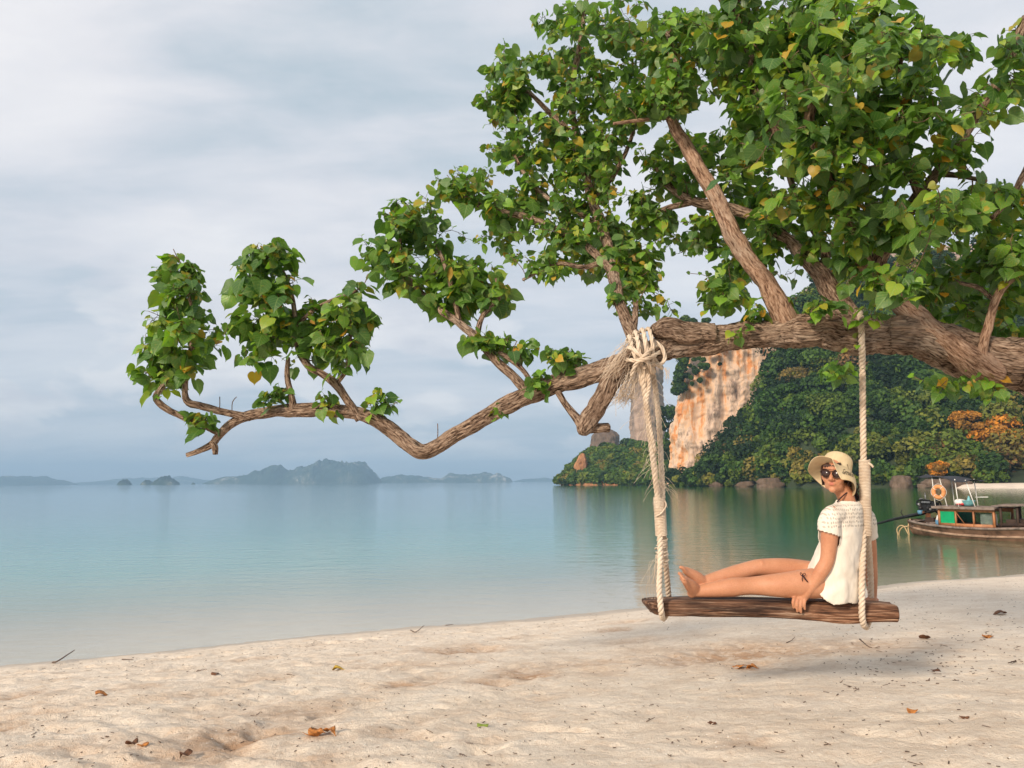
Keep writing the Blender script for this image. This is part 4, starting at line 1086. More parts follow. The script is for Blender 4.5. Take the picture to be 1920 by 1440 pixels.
def leaf_template(fold, droop, curl, seed):
    """heart shaped blade, stalk at the origin, tip at +y, 1 long"""
    OUT = [(0.0, 0.0), (0.10, -0.10), (0.25, -0.145), (0.40, -0.085), (0.49, 0.06), (0.51, 0.22), (0.475, 0.39), (0.39, 0.55), (0.265, 0.69), (0.135, 0.80), (0.045, 0.89), (0.0, 1.02)]
    MIDS = [0.0, 0.0, 0.015, 0.05, 0.14, 0.26, 0.40, 0.55, 0.69, 0.80, 0.89, 1.02]
    g = np.random.default_rng(seed)
    v, co, f3, f4 = [], [], [], []
    for s in (1, -1):
        for (x, y) in OUT:
            x2 = x * (1 + 0.05 * g.normal()); y2 = y + 0.012 * g.normal() * (x > 0)
            v.append((s * x2, y2)); co.append((s * x2, y2, 0))
    k = len(OUT)
    inner = []
    for s in (1, -1):
        for (x, y), mm in zip(OUT, MIDS):
            v.append((s * x * .5, (y + mm) * .5))
    for mm in MIDS:
        v.append((0.0, mm))
    v = np.array(v)
    for s in range(2):
        o, i, m = s * k, (2 + s) * k, 4 * k
        for j in range(k - 1):
            a = [o + j, o + j + 1, i + j + 1, i + j]; b = [i + j, i + j + 1, m + j + 1, m + j]
            if s: a, b = a[::-1], b[::-1]
            f4 += [a, b]
    x, y = v[:, 0], v[:, 1]
    z = fold * np.abs(x) - 0.55 * fold * x * x * 2 - droop * np.maximum(y, 0) ** 2 + curl * x * y + 0.035 * np.sin(9 * y + 3 * seed) * np.abs(x) * 2
    return np.stack([x, y, z], 1), np.array(f4), np.stack([x, y, 0 * x], 1)
TEMPL = [leaf_template(f, d, c, i) for i, (f, d, c) in enumerate([(.35, .12, .05), (.15, .3, -.1), (-.1, .25, .12), (.5, .2, -.05), (.05, .1, .2), (.25, .42, 0), (.6, .05, .08), (-.25, .35, -.1)])]

def pick_leaves():
    """which leaves show largest: walk them front to back over a coarse picture and count what stays uncovered"""
    B = np.array([l[0] for l in LEAVES]); T = np.array([l[1] for l in LEAVES]); N = np.array([l[2] for l in LEAVES]); Z = np.array([l[3] for l in LEAVES])
    C = B + T * Z[:, None] * 0.45
    pr = project(C)
    view = C - CM[:3, 3]; view /= np.linalg.norm(view, axis=1)[:, None]
    face = np.abs(np.einsum('ij,ij->i', view, N))
    rad = Z / pr[:, 2] * F * 0.42 * np.sqrt(0.15 + face)
    grid = np.zeros((360, 480), bool)
    score = np.zeros(len(LEAVES))
    for i in np.argsort(pr[:, 2]):
        x, y, r = pr[i, 0] / 4, pr[i, 1] / 4, max(rad[i] / 4, 1)
        x0, x1, y0, y1 = int(max(x - r, 0)), int(min(x + r + 1, 480)), int(max(y - r, 0)), int(min(y + r + 1, 360))
        if x1 <= x0 or y1 <= y0: continue
        yy, xx = np.mgrid[y0:y1, x0:x1]
        m = (xx - x) ** 2 + (yy - y) ** 2 <= r * r
        sub = grid[y0:y1, x0:x1]
        score[i] = (m & ~sub).sum()
        sub |= m
    return set(np.argsort(-score)[:300].tolist())

def build_leaves():
    pick = pick_leaves()
    g = np.random.default_rng(3)
    # single leaves share twenty-four blades: eight shapes in three colourings
    tints = [0.10, 0.2, 0.28, 0.36, 0.46, 0.58, 0.7, 0.78, 0.9]
    shared = {}
    VV, FF, TT, CO = [], [], [], []
    off = 0
    for i, (b, T, N, size, tint) in enumerate(LEAVES):
        k = int(g.integers(len(TEMPL)))
        X = np.cross(T, N)
        if i in pick:
            q = int(np.argmin([abs(tint - t) for t in tints]))
            me = shared.get((k, q))
            if me is None:
                v, f, co = TEMPL[k]
                me = shared[(k, q)] = mesh_np('leaf', v, [f], {'tint': np.full(len(v), tints[q]), 'leafco': co})
                me.materials.append(M['leaf'])
            o = bpy.data.objects.new('leaf', me)
            COL.objects.link(o)
            o.parent = TREE
            mw = Matrix(((X[0] * size, T[0] * size, N[0] * size, b[0]), (X[1] * size, T[1] * size, N[1] * size, b[1]), (X[2] * size, T[2] * size, N[2] * size, b[2]), (0, 0, 0, 1)))
            o.matrix_parent_inverse = PARENT_INV[TREE.name]
            o.matrix_basis = mw
            continue
        v, f, co = TEMPL[k]
        VV.append(b + size * (v[:, :1] * X + v[:, 1:2] * T + v[:, 2:] * N)); FF.append(f + off); off += len(v)
        TT.append(np.full(len(v), tint)); CO.append(co)
    o = obj('foliage', mesh_np('foliage', np.concatenate(VV), [np.concatenate(FF)], {'tint': np.concatenate(TT), 'leafco': np.concatenate(CO)}), M['leaf'], TREE)
    o['kind'] = 'stuff'
build_leaves()
# ------------------------------------------------------------------ the swing
def rope_material():
    m, t = material('rope')
    co = t.n('ShaderNodeAttribute', _attribute_name='tubeco').outputs['Vector']
    pos = t.n('ShaderNodeNewGeometry').outputs['Position']
    n = t.noise(t.vmap(co, (500, 500, 60)), 1.0, 3, 0.6)
    n2 = t.noise(pos, 9.0, 3, 0.6)
    c = t.ramp(n, [(0.25, (0.44, 0.34, 0.25)), (0.55, (0.72, 0.61, 0.49)), (0.8, (0.83, 0.73, 0.62))])
    c = t.mix(t.ramp(n2, [(0.4, 0.5), (0.6, 0.0)]), c, (0.46, 0.33, 0.225))
    principled(t, Base_Color=c, Roughness=0.9, Specular_IOR_Level=0.15, Normal=bump(t, n, 0.6, 0.002))
    return m
M['rope'] = rope_material()

def log_material():
    m, t = material('weathered_log')
    co = t.n('ShaderNodeAttribute', _attribute_name='tubeco').outputs['Vector']
    g1 = t.noise(t.vmap(co, (70, 70, 4.0)), 1.0, 6, 0.65, 0.5)
    g2 = t.noise(t.vmap(co, (18, 18, 2.5)), 1.0, 4, 0.6)
    c = t.ramp(g1, [(0.34, (0.018, 0.010, 0.007)), (0.45, (0.095, 0.046, 0.027)), (0.55, (0.19, 0.10, 0.06)), (0.66, (0.42, 0.30, 0.215))])
    z = t.n('ShaderNodeSeparateXYZ', Vector=co).outputs[2]
    stain = t.math('MULTIPLY', t.ramp(g2, [(0.42, 0.9), (0.58, 0.0)]), t.ramp(z, [(0.0, 0.85), (0.75, 1.0), (1.0, 0.35)]))
    c = t.mix(stain, c, (0.022, 0.011, 0.008))
    c = t.mix(t.math('MULTIPLY', t.ramp(z, [(0.9, 0.0), (1.15, 0.5)]), 1.0), c, t.mix(1.0, c, (1.9, 1.75, 1.6), 'MULTIPLY'))
    principled(t, Base_Color=c, Roughness=0.8, Specular_IOR_Level=0.25, Normal=bump(t, g1, 0.9, 0.006))
    return m
M['log'] = log_material()

sw0 = at(1445, 1145, SWING_D)
SWING = empty('swing', (sw0[0], sw0[1], sand_z(sw0[0], sw0[1])))
tag(SWING, 'rope swing with a weathered split log seat hanging from the tree limb', 'swing')

# seat: a split log, flat on top, bark side down
rows = [(1206, 1128, .010, .060), (1211, 1130, .020, .085), (1219, 1134, .034, .105), (1232, 1137, .047, .115), (1300, 1137, .050, .118), (1400, 1138, .050, .118), (1500, 1142, .055, .118), (1562, 1145, .060, .118), (1620, 1145, .056, .116), (1656, 1146, .052, .112), (1670, 1147, .050, .11), (1672.5, 1147, .046, .105)]
SP = np.array([[*at(a, b, SWING_D), hh, hw] for a, b, hh, hw in rows])
S = spline(SP, 0.008)
n = 48
ang = np.arange(n) * 2 * math.pi / n
V, CO = [], []
L = np.concatenate([[0], np.cumsum(np.linalg.norm(np.diff(S[:, :3], axis=0), axis=1))])
for i in range(len(S)):
    ca, sa = np.cos(ang), np.sin(ang)
    e = 0.42
    y = np.sign(ca) * np.abs(ca) ** 0.5 * S[i, 4]; z = np.sign(sa) * np.abs(sa) ** e * S[i, 3]
    k = 1 + 0.05 * fbm(ca * 3, sa * 3, np.full(n, L[i] * 1.7), 3, 5) + 0.022 * fbm(ca * 14, sa * 14, np.full(n, L[i] * 3), 3, 6)
    bottom = np.where(z < 0, 1 + 0.18 * vnoise(ca * 2, sa * 2 + 0 * ca, np.full(n, L[i] * 5), 8), 1)
    pts = np.stack([np.full(n, S[i, 0]), S[i, 1] + y * k, S[i, 2] + z * k * bottom], 1)
    # the ends are chopped at a slant
    pts[:, 0] += (0.035 if i > len(S) - 3 else 0.0) * (pts[:, 1] - S[i, 1]) / 0.1
    V.append(pts); CO.append(np.stack([y, z, np.full(n, L[i])], 1))
V = np.concatenate(V); CO = np.concatenate(CO); m = len(S)
i = np.arange(m - 1)[:, None] * n; j = np.arange(n)[None, :]; j2 = (j + 1) % n
Q = np.stack([i + j, i + j2, i + n + j2, i + n + j], -1).reshape(-1, 4)
V = np.concatenate([V, [S[0, :3], S[-1, :3]]]); CO = np.concatenate([CO, [[0, 0, 0], [0, 0, L[-1]]]])
jj = np.arange(n); kk = (jj + 1) % n
obj('seat', mesh_np('seat', V, [Q, np.stack([np.full(n, m * n), kk, jj], 1), np.stack([np.full(n, m * n + 1), (m - 1) * n + jj, (m - 1) * n + kk], 1)], {'tubeco': CO}), M['log'], SWING)
SEAT_TOP = S[len(S) // 2, 2] + 0.05

def twist(g, P, r, pitch=0.085, strands=3, n=7, step=0.009):
    C = spline(np.asarray(P, float), step)[:, :3]
    T, N, B = frames(C)
    L = np.concatenate([[0], np.cumsum(np.linalg.norm(np.diff(C, axis=0), axis=1))])
    for k in range(strands):
        a = L / pitch * 2 * math.pi + k * 2 * math.pi / strands
        Q = C + (N * np.cos(a)[:, None] + B * np.sin(a)[:, None]) * r * 0.5
        g.tube(Q, r * 0.53, n)
    return g

def binding(g, a, b, R0, r=0.0042, pitch=0.0088, jitter=0.0, R1=None):
    a, b = np.asarray(a), np.asarray(b)
    L = np.linalg.norm(b - a); k = int(L / pitch * 14)
    t = np.linspace(0, 1, k)
    T = (b - a) / L
    e1 = norm(np.cross(T, [0, 1, 0])); e2 = np.cross(T, e1)
    rr = R0 + ((R1 or R0) - R0) * t + jitter * 0.004 * vnoise(t * 40, t * 0, None, 5)
    ph = t * L / pitch * 2 * math.pi + jitter * 3 * vnoise(t * 12, t * 0, None, 9)
    P = a + np.outer(t, b - a) + (e1 * np.cos(ph)[:, None] + e2 * np.sin(ph)[:, None]) * rr[:, None]
    g.tube(P, r, 5)
    return g

D = SWING_D
zf, zb = D - 0.125, D + 0.125           # front and back of the log
# right rope: over the limb, one line down to the binding, then a loop round the log
g = Geo(); twist(g, [at(1608, 606, D + .13), at(1610, 590, D + .05), at(1612, 587, D - .06), at(1614, 597, D - .135), at(1615, 620, D - .16), at(1616, 650, D - .135), at(1617, 700, D - .06), at(1619, 860, D - .02), at(1621, 930, D - .01)], 0.0195); g.build('rope', M['rope'], SWING)
g = Geo(); twist(g, [at(1619, 985, D - .02), at(1618, 1030, D - .06), at(1616, 1090, zf - .015), at(1616, 1128, zf - .028), at(1616, 1152, zf - .022), at(1619, 1170, zf + .01), at(1624, 1176, D - .05)], 0.0195); g.build('rope', M['rope'], SWING)
g = Geo(); twist(g, [at(1626, 985, D), at(1629, 1030, D + .05), at(1632, 1080, D + .1), at(1633, 1128, zb + .02), at(1632, 1150, zb + .02), at(1628, 1166, D + .06), at(1624, 1176, D - .05)], 0.0195); g.build('rope', M['rope'], SWING)
g = Geo(); binding(g, at(1621, 862, D - .015), at(1623, 1004, D - .01), 0.030); binding(g, at(1622, 950, D - .015), at(1623, 1004, D - .01), 0.0335, pitch=0.0092)
g.tube(spline([at(1628, 868, D - .04), at(1634, 872, D - .05), at(1637, 876, D - .05)], 0.005), 0.007, 6)
g.build('binding', M['rope'], SWING)
# left pair of ropes
g = Geo(); twist(g, [at(1196, 676, D - .11), at(1206, 716, D - .11), at(1217, 800, D - .07), at(1229, 900, D - .04), at(1236, 960, D - .03), at(1238, 1040, D - .05), at(1236, 1100, zf - .01), at(1238, 1128, zf - .025), at(1240, 1148, zf - .02), at(1243, 1160, D - .06)], 0.0185); g.build('rope', M['rope'], SWING)
g = Geo(); twist(g, [at(1222, 690, D + .08), at(1229, 730, D + .07), at(1236, 800, D + .05), at(1241, 900, D + .02), at(1243, 960, D + .0), at(1247, 1040, D + .03), at(1252, 1100, D + .1), at(1254, 1128, zb + .02), at(1252, 1146, zb + .02), at(1244, 1160, D - .03)], 0.0185); g.build('rope', M['rope'], SWING)
g = Geo(); twist(g, [at(1212, 680, D - .13), at(1217, 720, D - .12), at(1213, 756, D - .1), at(1221, 812, D - .085), at(1229, 846, D - .07)], 0.013, 0.07); g.build('rope', M['rope'], SWING)
g = Geo(); binding(g, at(1236, 932, D - .02), at(1240, 1004, D - .015), 0.0325, 0.0045, 0.0094)
binding(g, at(1240, 1000, D - .015), at(1242, 1062, D - .015), 0.035, 0.0032, 0.026, 1.0, 0.038)
g.tube(spline([at(1230, 968, D - .05), at(1240, 962, D - .062), at(1249, 948, D - .05), at(1246, 938, D - .04)], 0.006), 0.005, 6)
g.build('binding', M['rope'], SWING)
# the big knot on the limb: thick loops of untwisted rope
kg = Geo()
kr = 0.0125
K = lambda px, py, f: at(px, py, D - f)
for path in [[(1176, 640, -.06), (1180, 630, .05), (1184, 645, .13), (1192, 672, .155), (1200, 700, .12), (1203, 722, .10)],
             [(1188, 628, -.06), (1192, 622, .06), (1196, 640, .15), (1199, 664, .175), (1207, 696, .13), (1210, 716, .11)],
             [(1200, 622, -.06), (1205, 618, .07), (1209, 634, .15), (1212, 660, .175), (1216, 690, .13), (1216, 712, .11)],
             [(1212, 618, -.05), (1217, 617, .06), (1222, 636, .14), (1224, 662, .15), (1221, 694, .11)],
             [(1170, 658, .09), (1182, 652, .15), (1198, 664, .195), (1214, 680, .19), (1224, 700, .13)],
             [(1230, 648, .12), (1220, 656, .165), (1206, 670, .21), (1192, 684, .175), (1184, 704, .11)],
             [(1174, 674, .10), (1190, 676, .17), (1208, 674, .215), (1224, 668, .17), (1236, 660, .11)],
             [(1226, 640, .10), (1238, 648, .11), (1246, 664, .11), (1244, 678, .11), (1232, 684, .12), (1220, 682, .145), (1206, 690, .165)]]:
    C = spline([K(*p) for p in path], 0.008)
    T, N, B = frames(C)
    Lc = np.arange(len(C)) * 0.008
    for s in range(3):
        a = Lc / 0.16 * 2 * math.pi + s * 2.094
        kg.tube(C + (N * np.cos(a)[:, None] + B * np.sin(a)[:, None]) * kr * 0.5, kr * 0.56, 7)
for q in range(3):          # turns round the limb
    ctr = at(1202 + 9 * q, 668 - 4 * q, 4.86); rl = 0.118
    ax = norm(at(1240, 645, 4.86) - at(1170, 685, 4.86)); e1 = norm(np.cross(ax, [0, 1, 0])); e2 = np.cross(ax, e1)
    th = np.linspace(0, 2 * math.pi, 40)
    kg.tube(np.array([ctr + (e1 * math.cos(t) + e2 * math.sin(t)) * rl + ax * 0.02 * math.sin(t * 1.5 + q) for t in th]), 0.0125, 7)
kg.build('knot', M['rope'], SWING)
# frayed ends
fr = np.random.default_rng(8)
fg = Geo()
def strand(P, r=0.0009):
    fg.tube(spline(np.array(P), 0.03), r, 3, None, False)
for k in range(95):         # brush hanging below the limb
    a = at(1190 + fr.normal(0, 9), 690 + fr.normal(0, 8), D - .02 + fr.normal(0, .05))
    b = at(1176 + fr.normal(0, 12), 728 + fr.normal(0, 10), D - .03 + fr.normal(0, .06))
    c = at(1166 + fr.normal(0, 12), 742 + abs(fr.normal(0, 12)), D - .03 + fr.normal(0, .07))
    strand([a, b, c], 0.0013)
for k in range(36):         # loose hairs lying over the limb
    a = at(1182 + fr.normal(0, 7), 640 + fr.normal(0, 6), D - .11 + fr.normal(0, .02))
    b = at(1158 + fr.normal(0, 7), 672 + fr.normal(0, 9), D - .135 + fr.normal(0, .012))
    c = at(1138 + fr.normal(0, 12), 706 + fr.normal(0, 10), D - .115 + fr.normal(0, .02))
    strand([a, b, c], 0.0012)
for k in range(120):         # hairs along the ropes
    u = fr.uniform(0.02, 0.98); y = 690 + 250 * u; x = 1200 + 36 * u + fr.choice([0, 22 * (1 - u)])
    a = at(x, y, D - .08); q = fr.normal(0, 1, 3) * np.array([11, 16, .03])
    strand([a, at(x + q[0], y + 10 + q[1], D - .1 + q[2]), at(x + q[0] * 1.5, y + 26 + q[1], D - .1 + q[2])], 0.0008)
for k in range(13):          # threads from the binding down to the left end of the seat
    x0, y0 = 1234 + fr.normal(0, 2), 1042 + fr.normal(0, 5); x1 = 1226 + fr.normal(0, 9)
    strand([at(x0, y0, D - .05), at(x0 - 8 + fr.normal(0, 4), 1070 + fr.normal(0, 8), D - .06), at(x1 - 4, 1098, D - .05), at(x1 + fr.normal(0, 4), 1123, D - .02)], 0.0009)
for k in range(10):
    strand([at(1246, 690, D - .12), at(1250 + fr.normal(0, 4), 700 + fr.normal(0, 6), D - .12), at(1252 + fr.normal(0, 6), 712 + fr.normal(0, 8), D - .12)], 0.001)
o = fg.build('frayed_fibres', M['rope'], SWING); o['kind'] = 'stuff'

# ------------------------------------------------------------------ the person on the swing
def skin_material(mouth, lipaxis):
    m, t = material('skin')
    pos = t.n('ShaderNodeNewGeometry').outputs['Position']
    n = t.math('ADD', t.math('MULTIPLY', t.noise(pos, 9, 4, 0.55), .6), t.math('MULTIPLY', t.noise(pos, 120, 4, 0.6), .4))
    c = t.ramp(n, [(0.34, (0.45, 0.195, 0.105)), (0.5, (0.505, 0.235, 0.13)), (0.66, (0.56, 0.275, 0.165))])
    d = t.n('ShaderNodeVectorMath', _operation='DISTANCE', i0=pos, i1=tuple(mouth)).outputs['Value']
    c = t.mix(t.ramp(d, [(0.010, 0.75), (0.019, 0.0)]), c, (0.42, 0.11, 0.08))
    principled(t, Base_Color=c, Roughness=0.55, Specular_IOR_Level=0.35, Subsurface_Weight=0.12, Subsurface_Radius=(0.02, 0.008, 0.004), Subsurface_Scale=0.5,
               Normal=bump(t, t.noise(pos, 300, 2), 0.12, 0.002))
    return m

PX = lambda px, py, dd=0.0: at(px, py, D + dd)
hip = PX(1562, 1095)
fd = norm(np.array([-0.80, 0.60, 0.0])); lat = np.array([0.60, 0.80, 0.0]); upv = np.array([0, 0, 1.0])   # torso: forward, her right, up
BODY = Geo()
def chain(P, rad, n=18):
    S = spline(np.array([[*p, r] for p, r in zip(P, rad)]), 0.012)
    BODY.tube(S[:, :3], S[:, 3], n)
    BODY.ellipsoid(S[0, :3], (S[0, 3],) * 3); BODY.ellipsoid(S[-1, :3], (S[-1, 3],) * 3)
def ell(c, radii, axes=None):
    BODY.ellipsoid(c, radii, axes, 24, 16)
TA = np.stack([lat, -fd, upv])
ell(PX(1563, 1092), (.165, .125, .115), TA)
ell(PX(1568, 1052), (.135, .10, .14), TA)
ell(PX(1578, 1000), (.142, .105, .15), TA)
ell(PX(1585, 966), (.150, .08, .075), TA)
chain([PX(1589, 955), PX(1587, 938), PX(1578, 915)], [.068, .05, .046])
# arms
shL, elL, wrL = PX(1557, 970, -.13), PX(1551, 1049, -.145), PX(1516, 1107, -.135)
chain([PX(1572, 962, -.08), shL, PX(1555, 1008, -.14), elL, PX(1538, 1074, -.145), wrL, PX(1508, 1117, -.125)], [.05, .054, .049, .041, .041, .028, .027])
chain([PX(1606, 962, .07), PX(1620, 972, .11), PX(1628, 1020, .16), PX(1632, 1050, .19), PX(1634, 1085, .19), PX(1636, 1118, .17)], [.05, .053, .048, .04, .036, .026])
# the hand that grips the front edge of the log: palm on top, fingers over the edge, thumb along it
ell(PX(1500, 1121, -.118), (.040, .028, .020), None)
kn = [(1489, 1122), (1496, 1124), (1503, 1125), (1510, 1124)]
tipy = [1139, 1146, 1148, 1142]
for (x, y), ty in zip(kn, tipy):
    chain([PX(x + 3, y - 3, -.118), PX(x - 1, y + 2, -.146), PX(x - 2, (y + ty) / 2 + 1, -.152), PX(x - 1, ty, -.142)], [.0115, .0105, .0095, .0078], 10)
chain([PX(1503, 1116, -.115), PX(1494, 1116, -.12), PX(1486, 1117, -.122), PX(1480, 1118, -.12)], [.014, .0115, .010, .008], 10)
# far hand resting on the seat
ell(PX(1636, 1124, .15), (.035, .045, .015))
for q in range(4):
    chain([PX(1630 + q * 4, 1124, .13), PX(1629 + q * 4.4, 1127, .10), PX(1629 + q * 4.4, 1129, .075)], [.010, .009, .007], 8)
chain([PX(1630, 1122, .14), PX(1622, 1125, .12), PX(1617, 1127, .11)], [.012, .010, .008], 8)
# legs, crossed at the ankles
chain([PX(1556, 1092, -.05), PX(1520, 1094, -.075), PX(1470, 1097, -.075), PX(1420, 1098, -.05), PX(1396, 1099, -.045), PX(1372, 1101, -.04), PX(1335, 1106, -.03), PX(1305, 1110, -.025)], [.09, .088, .074, .056, .052, .056, .045, .032], 24)
chain([PX(1566, 1086, .075), PX(1525, 1079, .085), PX(1475, 1068, .085), PX(1428, 1064, .08), PX(1404, 1068, .075), PX(1380, 1076, .07), PX(1345, 1084, .05), PX(1316, 1091, .03)], [.09, .085, .069, .053, .049, .053, .042, .030], 24)
ell(PX(1427, 1060, .07), (.036, .04, .038))
def foot(h, ank, ball, side, nrm):
    """h: heel; ball: middle of the ball; side: towards the little toe; nrm: out of the instep"""
    side, nrm = norm(side), norm(nrm)
    fwd = norm(ball - h)
    chain([ank, ank * .55 + (ball + nrm * .012) * .45, ball + nrm * .004], [.034, .032, .022])
    ell(h, (.031, .030, .033))
    for s in (-1, 0, 1):
        chain([h + side * s * .008, h * .5 + ball * .5 + side * s * .014 + nrm * (.006 if s < 0 else .0), ball + side * s * .022], [.024, .021, .0175], 10)
    for q in range(5):
        s = (q - 2) * .0145
        a = ball + side * s - fwd * abs(s) * .2
        ln = [.050, .046, .041, .035, .029][q]
        r = [.0125, .0095, .009, .0085, .008][q]
        chain([a, a + fwd * ln * .6 + nrm * .006, a + fwd * ln - nrm * .001], [r * 1.05, r, r * .85], 8)
foot(PX(1298, 1111, -.03), PX(1305, 1107, -.025), PX(1282, 1087, -.10), np.array([.1, -.95, -.3]), np.array([.75, -.3, .6]))
foot(PX(1309, 1095, .03), PX(1316, 1089, .03), PX(1285, 1070, -.01), np.array([.25, .95, .1]), np.array([.75, -.2, .6]))
# head, turned back over her shoulder towards the camera
HC = PX(1566, 889, -.01)
hf = norm(np.array([-.56, -.82, .06])); hu = norm(np.array([.10, .02, 1.0])); hu = norm(hu - hf * (hu @ hf)); hr = np.cross(hf, hu)
HA = np.stack([hr, hf, hu])
H = lambda r, f, u: HC + hr * r + hf * f + hu * u
ell(H(0, -.012, .022), (.073, .088, .088), HA)
ell(H(0, .022, -.035), (.056, .062, .075), HA)
ell(H(0, .054, -.094), (.022, .020, .020), HA)
ell(H(0, .050, .03), (.052, .036, .04), HA)
for s in (-1, 1):
    ell(H(s * .034, .050, -.03), (.026, .028, .03), HA)
    ell(H(s * .034, .010, -.070), (.020, .045, .026), HA)
    ell(H(s * .074, -.01, -.012), (.010, .020, .030), HA)
    ell(H(s * .011, .094, -.037), (.010, .011, .009), HA)
chain([H(0, .080, .012), H(0, .094, -.012), H(0, .106, -.033)], [.010, .0105, .0125], 12)
ell(H(0, .077, -.060), (.024, .011, .005), HA); ell(H(0, .076, -.069), (.020, .011, .005), HA)
mouth = H(0, .090, -.064)
chain([H(0, -.03, -.06), PX(1582, 922), PX(1588, 940)], [.05, .047, .05])
tmp = obj('person_raw', BODY.mesh('person_raw'))
me = baked(tmp, [('REMESH', dict(mode='VOXEL', voxel_size=0.0042)), ('SMOOTH', dict(factor=0.5, iterations=4))])
bpy.data.objects.remove(tmp)
for p in me.polygons: p.use_smooth = True
me.materials.clear()
PERSON = obj('person', me, skin_material(mouth, hr))
tag(PERSON, 'person in straw hat, sunglasses and white lace top, legs stretched out on the swing', 'person')

# lace topped shirt
def shirt_material():
    m, t = material('shirt_cloth')
    pos = t.n('ShaderNodeNewGeometry').outputs['Position']
    n = t.noise(t.vmap(pos, (1, 1, .4)), 20, 4, 0.6)
    c = t.ramp(n, [(0.3, (0.70, 0.62, 0.52)), (0.7, (0.80, 0.74, 0.65))])
    knit = t.n('ShaderNodeTexWave', Vector=pos, Scale=160.0, Distortion=1.0, Detail=1.0, _bands_direction='Z').outputs['Fac']
    # the yoke and the sleeves are knitted with rows of eyelets: real holes
    rel = t.n('ShaderNodeVectorMath', _operation='SUBTRACT', i0=pos, i1=tuple(PX(1580, 1000))).outputs[0]
    dz = t.n('ShaderNodeVectorMath', _operation='DOT_PRODUCT', i0=rel, i1=(0, 0, 1)).outputs['Value']
    da = t.n('ShaderNodeVectorMath', _operation='DOT_PRODUCT', i0=rel, i1=tuple(lat * .8 - fd * .6)).outputs['Value']
    cell = t.n('ShaderNodeCombineXYZ', X=t.math('MULTIPLY', da, 70.0), Y=t.math('MULTIPLY', dz, 42.0), Z=0.0).outputs[0]
    vor = t.n('ShaderNodeTexVoronoi', Vector=cell, Scale=1.0, Randomness=0.35, _voronoi_dimensions='2D').outputs['Distance']
    hole = t.math('LESS_THAN', vor, 0.30)
    yoke = t.math('GREATER_THAN', dz, 0.036)
    hem = t.math('LESS_THAN', dz, 0.175)
    h = t.math('MULTIPLY', t.math('MULTIPLY', hole, yoke), hem)
    p = principled(t, False, Base_Color=c, Roughness=0.85, Specular_IOR_Level=0.15, Normal=bump(t, knit, 0.12, 0.002), Sheen_Weight=0.2)
    tr = t.n('ShaderNodeBsdfTransparent')
    t.link(t.n('ShaderNodeMixShader', i0=t.math('MULTIPLY', h, 0.5), i1=p.outputs[0], i2=tr.outputs[0]).outputs[0], t.out.inputs[0])
    return m
BODY = Geo()
LOFT = [(1588, 928, .05, .05), (1588, 941, .078, .064), (1587, 951, .130, .085), (1585, 966, .158, .092), (1582, 984, .165, .102), (1577, 1008, .166, .112), (1571, 1035, .172, .124), (1565, 1062, .180, .138), (1560, 1090, .190, .152), (1558, 1112, .194, .156), (1558, 1128, .19, .15)]
LS = spline(np.array([[*PX(a, b), r1, r2] for a, b, r1, r2 in LOFT]), .012)
aa = np.arange(48) * 2 * math.pi / 48
lv_ = np.concatenate([c[:3] + np.outer(np.cos(aa) * c[3], lat) + np.outer(np.sin(aa) * c[4], fd) for c in LS])
mm = len(LS); ii = np.arange(mm - 1)[:, None] * 48; j1 = np.arange(48)[None, :]
lv_ = np.concatenate([lv_, [LS[0, :3], LS[-1, :3]]]); jj = np.arange(48); kk = (jj + 1) % 48
BODY.add(lv_, [np.stack([ii + j1, ii + (j1 + 1) % 48, ii + 48 + (j1 + 1) % 48, ii + 48 + j1], -1).reshape(-1, 4), np.stack([np.full(48, mm * 48), kk, jj], 1), np.stack([np.full(48, mm * 48 + 1), (mm - 1) * 48 + jj, (mm - 1) * 48 + kk], 1)])
chain([PX(1574, 962, -.08), PX(1558, 970, -.125), PX(1554, 1002, -.14), PX(1553, 1012, -.14)], [.056, .059, .061, .063])
chain([PX(1604, 962, .07), PX(1620, 972, .11), PX(1627, 1006, .15), PX(1628, 1016, .155)], [.056, .059, .060, .062])
tmp = obj('shirt_raw', BODY.mesh('shirt_raw'))
me = baked(tmp, [('REMESH', dict(mode='VOXEL', voxel_size=0.006)), ('SMOOTH', dict(factor=0.5, iterations=8))])
bpy.data.objects.remove(tmp)
v = np.zeros(len(me.vertices) * 3); me.vertices.foreach_get('co', v); v = v.reshape(-1, 3)
nv = np.zeros(len(v) * 3); me.vertices.foreach_get('normal', nv); nv = nv.reshape(-1, 3)
rel = v - PX(1578, 1000)
a1, a2, z = rel @ lat, rel @ fd, rel[:, 2]
low = np.clip((0.02 - z) / 0.25, 0, 1)
fold = 0.008 * np.sin(a1 * 48 + 6 * vnoise(a1 * 6, z * 5 + a2 * 6, None, 3)) * low * (0.4 + 0.6 * vnoise(a1 * 7, z * 3, a2 * 7, 4) ** 2 * 1.5) + 0.006 * fbm(v[:, 0] * 14, v[:, 1] * 14, v[:, 2] * 9, 3, 6)
v = v + nv * fold[:, None]
me.vertices.foreach_set('co', v.ravel())
